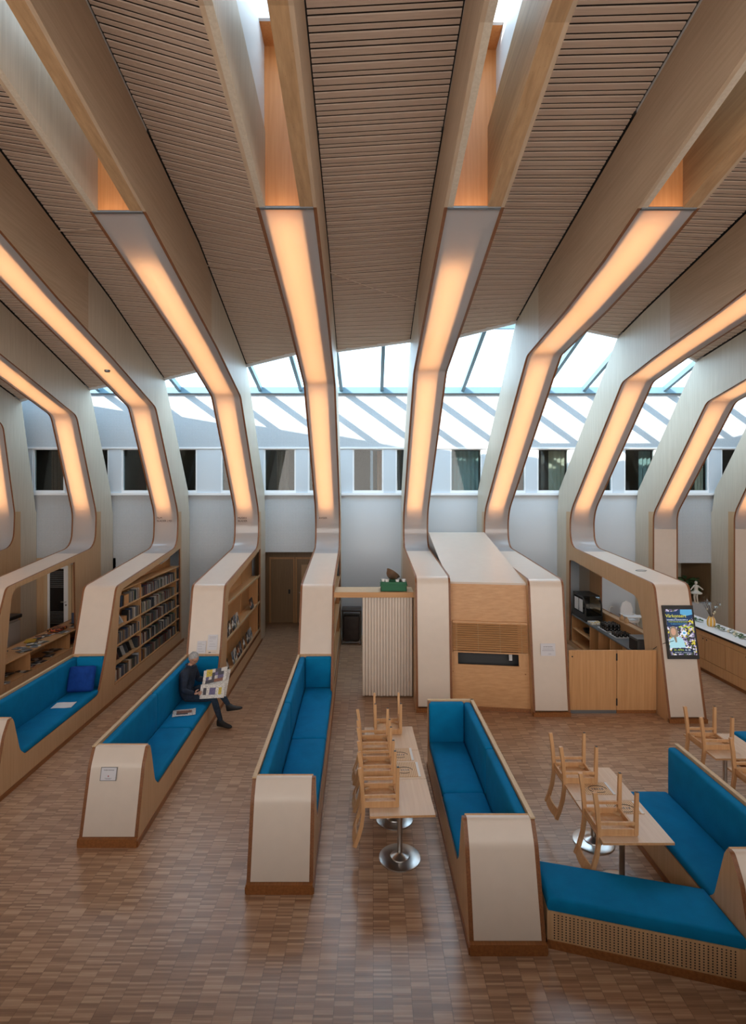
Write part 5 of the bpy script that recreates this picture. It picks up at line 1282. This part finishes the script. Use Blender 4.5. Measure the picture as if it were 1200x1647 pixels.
# ---------------------------------------------------------------- advertising screen on the rib foot
sl7 = (CORNER[7][0] - FOOT[7]) / CORNER[7][1]
TW, TH = .585, 1.01
Mt = on_front(RIB[7], FOOT[7] + sl7 * 1.62, 1.62, sl7, .40, .05)
tv = empty('advertising_screen', Mt.translation, 'portrait advertising screen showing a spring concert poster on the cream rib foot', 'screen')
def tq(x0, x1, y0, y1, z0, z1, nm, mt, par=None):
    m = MB(); m.box(x0, x1, y0, y1, z0, z1, M=Mt); return m.build(nm, mt, par or tv)
tq(-TW/2, TW/2, -TH/2, TH/2, -.045, .012, 'housing', 'black'); tq(-.2, .2, -.3, .3, -.06, -.045, 'wall_bracket', 'dark_steel')
SW, SH = .515, .86
def screen_mat(name, c, e=.55):
    return emis(name, c, e)
cells_s = [('112a4a', .45), ('2b2540', .3)]
m_, nt, b = _nt('poster_ground'); L = nt.links; b.inputs['Base Color'].default_value = (0, 0, 0, 1); b.inputs['Roughness'].default_value = .25
tc = nt.nodes.new('ShaderNodeTexCoord'); v = nt.nodes.new('ShaderNodeTexVoronoi'); v.inputs['Scale'].default_value = 34; L.new(tc.outputs['Object'], v.inputs['Vector'])
sp = nt.nodes.new('ShaderNodeSeparateColor'); L.new(v.outputs['Color'], sp.inputs[0]); r = nt.nodes.new('ShaderNodeValToRGB'); r.color_ramp.interpolation = 'CONSTANT'; e = r.color_ramp.elements
cl_ = ['1a1a2c', '5a4a70', 'b8aec8', '3a4a2a', 'c8b83a', '2a2238', '88809c', 'e0dce8']
while len(e) < len(cl_): e.new(.5)
for k, c in enumerate(cl_): e[k].position = k / len(cl_); e[k].color = lin(c)
L.new(sp.outputs[0], r.inputs[0]); L.new(r.outputs[0], b.inputs['Emission Color']); b.inputs['Emission Strength'].default_value = .6
for nm, c in (('scr_navy', '10335a'), ('scr_sky', '5aa5d0'), ('scr_yellow', 'e0d63a'), ('scr_white', 'e8f0f8'), ('scr_skin', 'c99a80'), ('scr_hair', '8a7a66'), ('scr_top', 'a9d6e0'), ('scr_lime', 'b8c83a'), ('scr_dark', '0c2440'), ('scr_cyan', '6ac0e8')): screen_mat(nm, c)
sc_ = tq(-SW/2, SW/2, -SH/2, SH/2, .012, .0135, 'picture', 'poster_ground')
def poly(pts, z, nm, mt):
    m = MB(); vs = [Mt @ Vector((x, y, z + d)) for d in (0, .0006) for x, y in pts]; n = len(pts)
    m.add(vs, [tuple(range(n - 1, -1, -1)), tuple(range(n, 2 * n))] + [(k, (k + 1) % n, n + (k + 1) % n, n + k) for k in range(n)]); return m.build(nm, mt, sc_)
ell = lambda cx, cy, rx_, ry, n=16: [(cx + rx_ * math.cos(2 * math.pi * k / n), cy + ry * math.sin(2 * math.pi * k / n)) for k in range(n)]
poly([(-.257, .10), (-.08, .09), (.06, .13), (.257, .27), (.257, .43), (.0, .43), (-.06, .39), (-.257, .38)], .0137, 'poster_sky', 'scr_navy')
poly([(.02, .34), (.12, .30), (.257, .33), (.257, .425), (.03, .425)], .0145, 'poster_cloud', 'scr_sky')
for k in range(9): poly(ell(-.02 + k * .032, .095 + .012 * math.sin(k * 2.1), .018, .012, 8), .0146, 'poster_blossom', 'scr_lime')
poly(ell(-.145, -.02, .085, .13), .0147, 'poster_hair', 'scr_hair'); poly(ell(-.15, .005, .048, .07), .0153, 'poster_face', 'scr_skin')
poly([(-.255, -.30), (-.24, -.16), (-.18, -.10), (-.10, -.09), (-.02, -.10), (.03, -.16), (.055, -.29)], .0159, 'poster_dress', 'scr_top'); poly([(-.16, -.09), (-.11, -.05), (-.10, -.19), (-.13, -.2)], .0165, 'poster_lock', 'scr_hair')
poly(ell(.055, -.02, .05, .05, 20), .0165, 'poster_badge', 'scr_white'); poly(ell(.055, -.02, .028, .022, 14), .0171, 'poster_badge_mark', 'scr_sky')
poly([(-.20, -.30), (.12, -.30), (.18, -.335), (.20, -.355), (.17, -.38), (.12, -.405), (-.20, -.405), (-.23, -.35)], .0171, 'poster_banner', 'scr_dark')
def ttext(s_, size, x, y, mt): text(s_, size, 'poster_text', mt, Mt @ Matrix.Translation((x, y, .0178)), sc_, 'CENTER')
ttext('Vårkonsert', .088, -.07, .275, 'scr_yellow'); ttext('med', .022, -.08, .248, 'scr_white'); ttext('VENNESLA HORNKORPS &', .034, -.05, .215, 'scr_white'); ttext('OTRA SVENNE BRASS BAND', .029, -.04, .18, 'scr_lime'); ttext('Fra operaen til Kaizers Orchestra', .024, -.02, .145, 'scr_cyan')
ttext('24. APRIL', .05, -.085, -.35, 'scr_lime'); ttext('kl. 20', .046, .085, -.35, 'scr_white'); ttext('KULTURHUSET  •  venneslakulturhus.no', .019, -.01, -.388, 'scr_white')
m = MB(); a = r7.p(10.35, 1.35, 0); m.tube([a + Vector((.18, -.25, .15)), a + Vector((.02, -.05, .02)), a + Vector((-.02, .12, -.12))], .006, 6); m.build('power_cable', 'black', tv, smooth=60)
# ring mark on the slope of the screen rib
yy = 11.7; c = RIB[7].p(yy, interp(sorted(profile(7)[1]), yy) + .012, .36); m = MB()
m.tube([c + Vector((.12 * math.cos(a), .09 * math.sin(a), 0)) for a in [k * .35 for k in range(16)]], .006, 5); m.build('loose_ring', 'grey_metal', loc=c, smooth=60, label='thin ring-shaped clip lying on the sloping top of the screen rib', cat='clip')

# ---------------------------------------------------------------- the man reading
plain('jacket', (.010, .019, .040), .85, var=.3, vscale=14, bump=.25, bscale=24); plain('jeans', (.012, .026, .048), .85, var=.3, vscale=25, bump=.15, bscale=40)
plain('skin', (.46, .25, .17), .55, var=.1, vscale=20); plain('hair_grey', (.34, .34, .34), .8, var=.35, vscale=60, bump=.5, bscale=90); plain('shoe', (.008, .008, .009), .6)
def skin_mesh(verts, edges, radii, root, sub=2):
    me = bpy.data.meshes.new('skin_tmp'); me.from_pydata(verts, edges, []); o = bpy.data.objects.new('skin_tmp', me); COL.objects.link(o)
    o.modifiers.new('s', 'SKIN'); o.modifiers['s'].use_smooth_shade = True
    for k, rr in enumerate(radii):
        d = me.skin_vertices[0].data[k]; d.radius = rr if isinstance(rr, tuple) else (rr, rr); d.use_root = (k == root)
    ss = o.modifiers.new('u', 'SUBSURF'); ss.levels = sub; ss.render_levels = sub
    bpy.context.view_layer.update(); dg = bpy.context.evaluated_depsgraph_get()
    out = bpy.data.meshes.new_from_object(o.evaluated_get(dg)); bpy.data.objects.remove(o); return out
def merge(meshes, name, mats):
    bm = bmesh.new()
    for me, mi in meshes:
        n0 = len(bm.faces); bm.from_mesh(me); bm.faces.ensure_lookup_table()
        if callable(mi):
            for f in bm.faces[n0:]: f.material_index = mi(f.calc_center_median())
        else:
            for f in bm.faces[n0:]: f.material_index = mi
    out = bpy.data.meshes.new(name); bm.to_mesh(out); bm.free()
    for m in mats: out.materials.append(MATS[m])
    out.polygons.foreach_set('use_smooth', [True] * len(out.polygons)); return out
V = Vector
man = empty('person', (-3.42, 9.85, .46), 'grey-haired man in dark jacket and jeans reading a newspaper, legs crossed', 'person')
pel = V((-3.46, 9.86, .57)); hipR, hipL = V((-3.42, 9.75, .56)), V((-3.42, 9.97, .56))
waist = V((-3.48, 9.86, .72)); chest = V((-3.47, 9.86, .90)); upper = V((-3.43, 9.85, 1.03)); neck = V((-3.40, 9.84, 1.10)); nk2 = V((-3.37, 9.83, 1.17))
shR, shL = V((-3.43, 9.66, 1.015)), V((-3.42, 10.03, 1.015)); elR, elL = V((-3.42, 9.53, .76)), V((-3.34, 10.10, .77)); wrR, wrL = V((-3.20, 9.46, .735)), V((-3.02, 9.97, .80))
knR, knL = V((-2.93, 9.72, .56)), V((-2.95, 9.90, .70)); mdR, mdL = V((-2.87, 9.73, .33)), V((-2.80, 9.86, .53)); anR, anL = V((-2.80, 9.74, .11)), V((-2.68, 9.84, .36))
thR, thL = hipR.lerp(knR, .5), hipL.lerp(knL, .5) + V((0, 0, .03))
vs = [pel, hipR, thR, knR, mdR, anR, hipL, thL, knL, mdL, anL, waist, chest, upper, neck, nk2, shR, shR.lerp(elR, .5), elR, elR.lerp(wrR, .55), wrR, shL, shL.lerp(elL, .5), elL, elL.lerp(wrL, .55), wrL]
ed = [(0, 1), (1, 2), (2, 3), (3, 4), (4, 5), (0, 6), (6, 7), (7, 8), (8, 9), (9, 10), (0, 11), (11, 12), (12, 13), (13, 14), (14, 15), (13, 16), (16, 17), (17, 18), (18, 19), (19, 20), (13, 21), (21, 22), (22, 23), (23, 24), (24, 25)]
ra = [(.14, .12), .10, .09, .068, .06, .042, .10, .09, .068, .06, .042, (.185, .15), (.195, .155), (.14, .11), .06, .055, .082, .07, .058, .05, .036, .082, .07, .058, .05, .036]
body = skin_mesh([tuple(v) for v in vs], ed, ra, 0)
def bodymat(c):
    if c.z > 1.125 and (c - nk2).length < .16: return 2
    if c.x > -3.36 and c.z < .86 and (min((c - V(p)).length for p in (thR, thL, knR, knL, mdR, mdL, anR, anL)) < .13) and min((c - wrR).length, (c - wrL).length) > .09 and not (c.z > .72 and c.y > 9.98) and not (c.z > .68 and c.x < -3.1 and c.y < 9.68): return 1
    if c.z < .56: return 1
    return 0
# head: shaped ball with brow, nose, chin, ears
hd = V((-3.33, 9.815, 1.255)); fwd = V((.76, -.48, -.43)).normalized(); sd = V((.534, .845, 0)).normalized(); upv = sd.cross(fwd) * -1
if upv.z < 0: upv = -upv
HM = Matrix(((sd.x, fwd.x, upv.x, hd.x), (sd.y, fwd.y, upv.y, hd.y), (sd.z, fwd.z, upv.z, hd.z), (0, 0, 0, 1)))
hb = MB(); N, Mm = 24, 18; vs_ = []
for i in range(Mm + 1):
    t = math.pi * i / Mm
    for k in range(N):
        a = 2 * math.pi * k / N; x, y, z = math.sin(t) * math.cos(a), math.sin(t) * math.sin(a), math.cos(t)
        sx, sy, sz = .078, .098, .118
        if z < 0: sx *= 1 + .22 * z; sy *= 1 + .10 * z
        p = V((sx * x, sy * y, sz * z))
        if y > 0:
            p.y += .020 * math.exp(-((x / .16) ** 2 + ((z + .12) / .2) ** 2))      # nose
            p.y += .007 * math.exp(-((z - .2) / .1) ** 2) * max(0, 1 - abs(x) * 1.4)  # brow
            p.y -= .008 * math.exp(-(((abs(x) - .36) / .16) ** 2 + ((z - .06) / .1) ** 2))  # eye sockets
            p.y += .008 * math.exp(-((x / .3) ** 2 + ((z + .55) / .08) ** 2)); p.y -= .006 * math.exp(-((x / .35) ** 2 + ((z + .47) / .04) ** 2))
            p.y += .012 * math.exp(-((x / .35) ** 2 + ((z + .82) / .15) ** 2))     # chin
        vs_.append(HM @ p)
hb.add(vs_, [(i * N + k, (i + 1) * N + k, (i + 1) * N + (k + 1) % N, i * N + (k + 1) % N) for i in range(Mm) for k in range(N)])
for s in (-1, 1): hb.ball(HM @ V((s * .078, -.012, -.005)), (.012, .024, .034), 10, 8, M=HM.to_3x3())
head = hb.mesh('head_tmp', 'skin')
# hands: palm and five fingers each, closed on the paper edge
def hand(wr, d, side, curl):
    """d: direction of the palm; side: direction across the knuckles"""
    d = d.normalized(); side = (side - d * side.dot(d)).normalized(); nrm_ = d.cross(side)
    out = [skin_mesh([tuple(wr), tuple(wr + d * .045), tuple(wr + d * .085)], [(0, 1), (1, 2)], [(.030, .02), (.042, .017), (.04, .014)], 0, 2)]
    for k, (l, o) in enumerate(((.066, -.030), (.076, -.010), (.071, .010), (.056, .029))):
        b0 = wr + d * .075 + side * o; p1 = b0 + d * l * .45 + nrm_ * curl * .01; p2 = p1 + (d * .6 + nrm_ * curl).normalized() * l * .32; p3 = p2 + (d * .1 + nrm_ * curl).normalized() * l * .28
        out.append(skin_mesh([tuple(b0), tuple(p1), tuple(p2), tuple(p3)], [(0, 1), (1, 2), (2, 3)], [.0095, .0092, .0085, .0072], 0, 1))
    t0 = wr + d * .03 - side * .032; t1 = t0 + (d * .6 - side * .6 + nrm_ * curl * .4).normalized() * .04; t2 = t1 + (d * .9 + nrm_ * curl * .5).normalized() * .034
    out.append(skin_mesh([tuple(t0), tuple(t1), tuple(t2)], [(0, 1), (1, 2)], [.013, .0105, .008], 0, 1)); return out
hands = hand(wrR, V((.9, -.25, .05)), V((.1, .3, -1)), 1) + hand(wrL, V((.95, -.3, .05)), V((.1, .2, -1)), -1)
bm_ = merge([(body, bodymat), (head, 2)] + [(h_, 2) for h_ in hands], 'body', ['jacket', 'jeans', 'skin']); bm_.transform(Matrix.Translation(-V(man.location)))
bo = bpy.data.objects.new('body', bm_); COL.objects.link(bo); bo.parent = man
# hair cap, glasses, collar, shoes
hm = MB(); vs_ = []; fs = []
for i in range(10):
    t = math.pi * .60 * i / 9
    for k in range(N):
        a = 2 * math.pi * k / N; front = max(0, math.sin(a)); tt = t * (1 - .50 * front ** .9 - .10 * abs(math.cos(a)) ** 3)
        x, y, z = math.sin(tt) * math.cos(a), math.sin(tt) * math.sin(a), math.cos(tt); s_ = 1.07 + .02 * math.sin(k * 2.3 + i)
        vs_.append(HM @ V((.08 * x * s_, .10 * y * s_ - .003, .121 * z * s_)))
fs = [(i * N + k, (i + 1) * N + k, (i + 1) * N + (k + 1) % N, i * N + (k + 1) % N) for i in range(9) for k in range(N)]
hm.add(vs_, fs); hm.build('hair', 'hair_grey', man, smooth=80)
gm = MB()
for s in (-1, 1):
    gm.tube([HM @ V((s * .033 + .022 * math.cos(a), .098, .012 + .017 * math.sin(a))) for a in [k * math.pi / 6 for k in range(13)]], .0022, 5)
    gm.tube([HM @ V((s * .055, .096, .015)), HM @ V((s * .079, .06, .016)), HM @ V((s * .082, -.01, .012))], .002, 5)
gm.tube([HM @ V((-.011, .101, .014)), HM @ V((.011, .101, .014))], .002, 5); gm.build('glasses', 'black', man, smooth=60)
cm = MB(); cm.tube([neck + V((.075 * math.cos(a), .07 * math.sin(a), .012 - .02 * math.cos(a))) for a in [k * math.pi / 8 for k in range(17)]], .019, 8); cm.build('collar', 'jacket', man, smooth=60)
def shoe(ank, toe, name='shoe'):
    d = (toe - ank); d.normalize(); up = V((0, 0, 1)); up = (up - d * up.dot(d)).normalized(); sd_ = d.cross(up)
    Ms = Matrix(((d.x, sd_.x, up.x, ank.x), (d.y, sd_.y, up.y, ank.y), (d.z, sd_.z, up.z, ank.z), (0, 0, 0, 1))); m = MB()
    secs = [(-.075, .026, -.065, .045), (-.06, .038, -.07, .075), (0, .042, -.07, .07), (.06, .044, -.07, .02), (.13, .05, -.07, -.01), (.19, .044, -.068, -.025), (.225, .022, -.064, -.04)]
    n = 10; vv = []
    for x, w, z0, z1 in secs:
        for k in range(n):
            a = 2 * math.pi * k / n; cy, cz = math.cos(a), math.sin(a)
            vv.append(Ms @ V((x, w * math.copysign(abs(cy) ** .6, cy), (z0 + z1) / 2 + (z1 - z0) / 2 * math.copysign(abs(cz) ** .7, cz))))
    ff = [(i * n + k, i * n + (k + 1) % n, (i + 1) * n + (k + 1) % n, (i + 1) * n + k) for i in range(len(secs) - 1) for k in range(n)] + [tuple(range(n)), tuple((len(secs) - 1) * n + k for k in range(n - 1, -1, -1))]
    m.add(vv, ff); m.build(name, 'shoe', man, smooth=70)
shoe(anR + V((-.005, 0, -.02)), anR + V((.24, -.08, -.02))); shoe(anL + V((.02, 0, -.02)), anL + V((.26, -.03, .03)))
# newspaper held in both hands
npg = empty('newspaper', (-3.0, 9.62, .72), 'open newspaper with colour pages held by the seated man', 'newspaper')
def page(c0, u, v_, nu, name, mat, bend, par):
    m = MB(); N1, N2 = 8, 4; vv = []; nn = u.cross(v_).normalized()
    for dz in (0, .0012):
        for i in range(N1 + 1):
            for j in range(N2 + 1):
                s, t = i / N1, j / N2; vv.append(c0 + u * s + v_ * t + nn * (bend * math.sin(math.pi * t) + .012 * math.sin(3 * s + 2 * t) + dz))
    k = (N1 + 1) * (N2 + 1); q = N2 + 1; ff = []; mm = []
    for i in range(N1):
        for j in range(N2):
            a = i * q + j; ff += [(a, a + 1, a + q + 1, a + q), (k + a, k + a + q, k + a + q + 1, k + a + 1)]
            mm += [mat[j][i] if mat else 0] * 2
    m.add(vv, ff, mm); m.build(name, NEWS, par, smooth=60, recalc=False)
c0 = V((-3.12, 9.50, .62)); page(c0, V((.42, .06, .0)), V((.0, .10, .22)), 0, 'page', [[0,0,0,0,0,0,0,0],[0,3,0,1,1,0,2,0],[0,3,0,1,1,0,2,0],[0,0,0,0,0,0,0,0]], .015, npg); page(c0 + V((.015, .10, .22)), V((.41, .05, .07)), V((.0, .12, .21)), 0, 'page', [[0,3,3,3,4,4,4,0],[0,1,0,3,0,1,1,0],[0,2,2,3,1,3,3,0],[0,2,2,0,3,3,0,0]], -.02, npg)
page(c0 + V((.01, .05, .0)), V((.43, .07, .0)), V((.02, .26, .42)), 0, 'page', None, .0, npg)
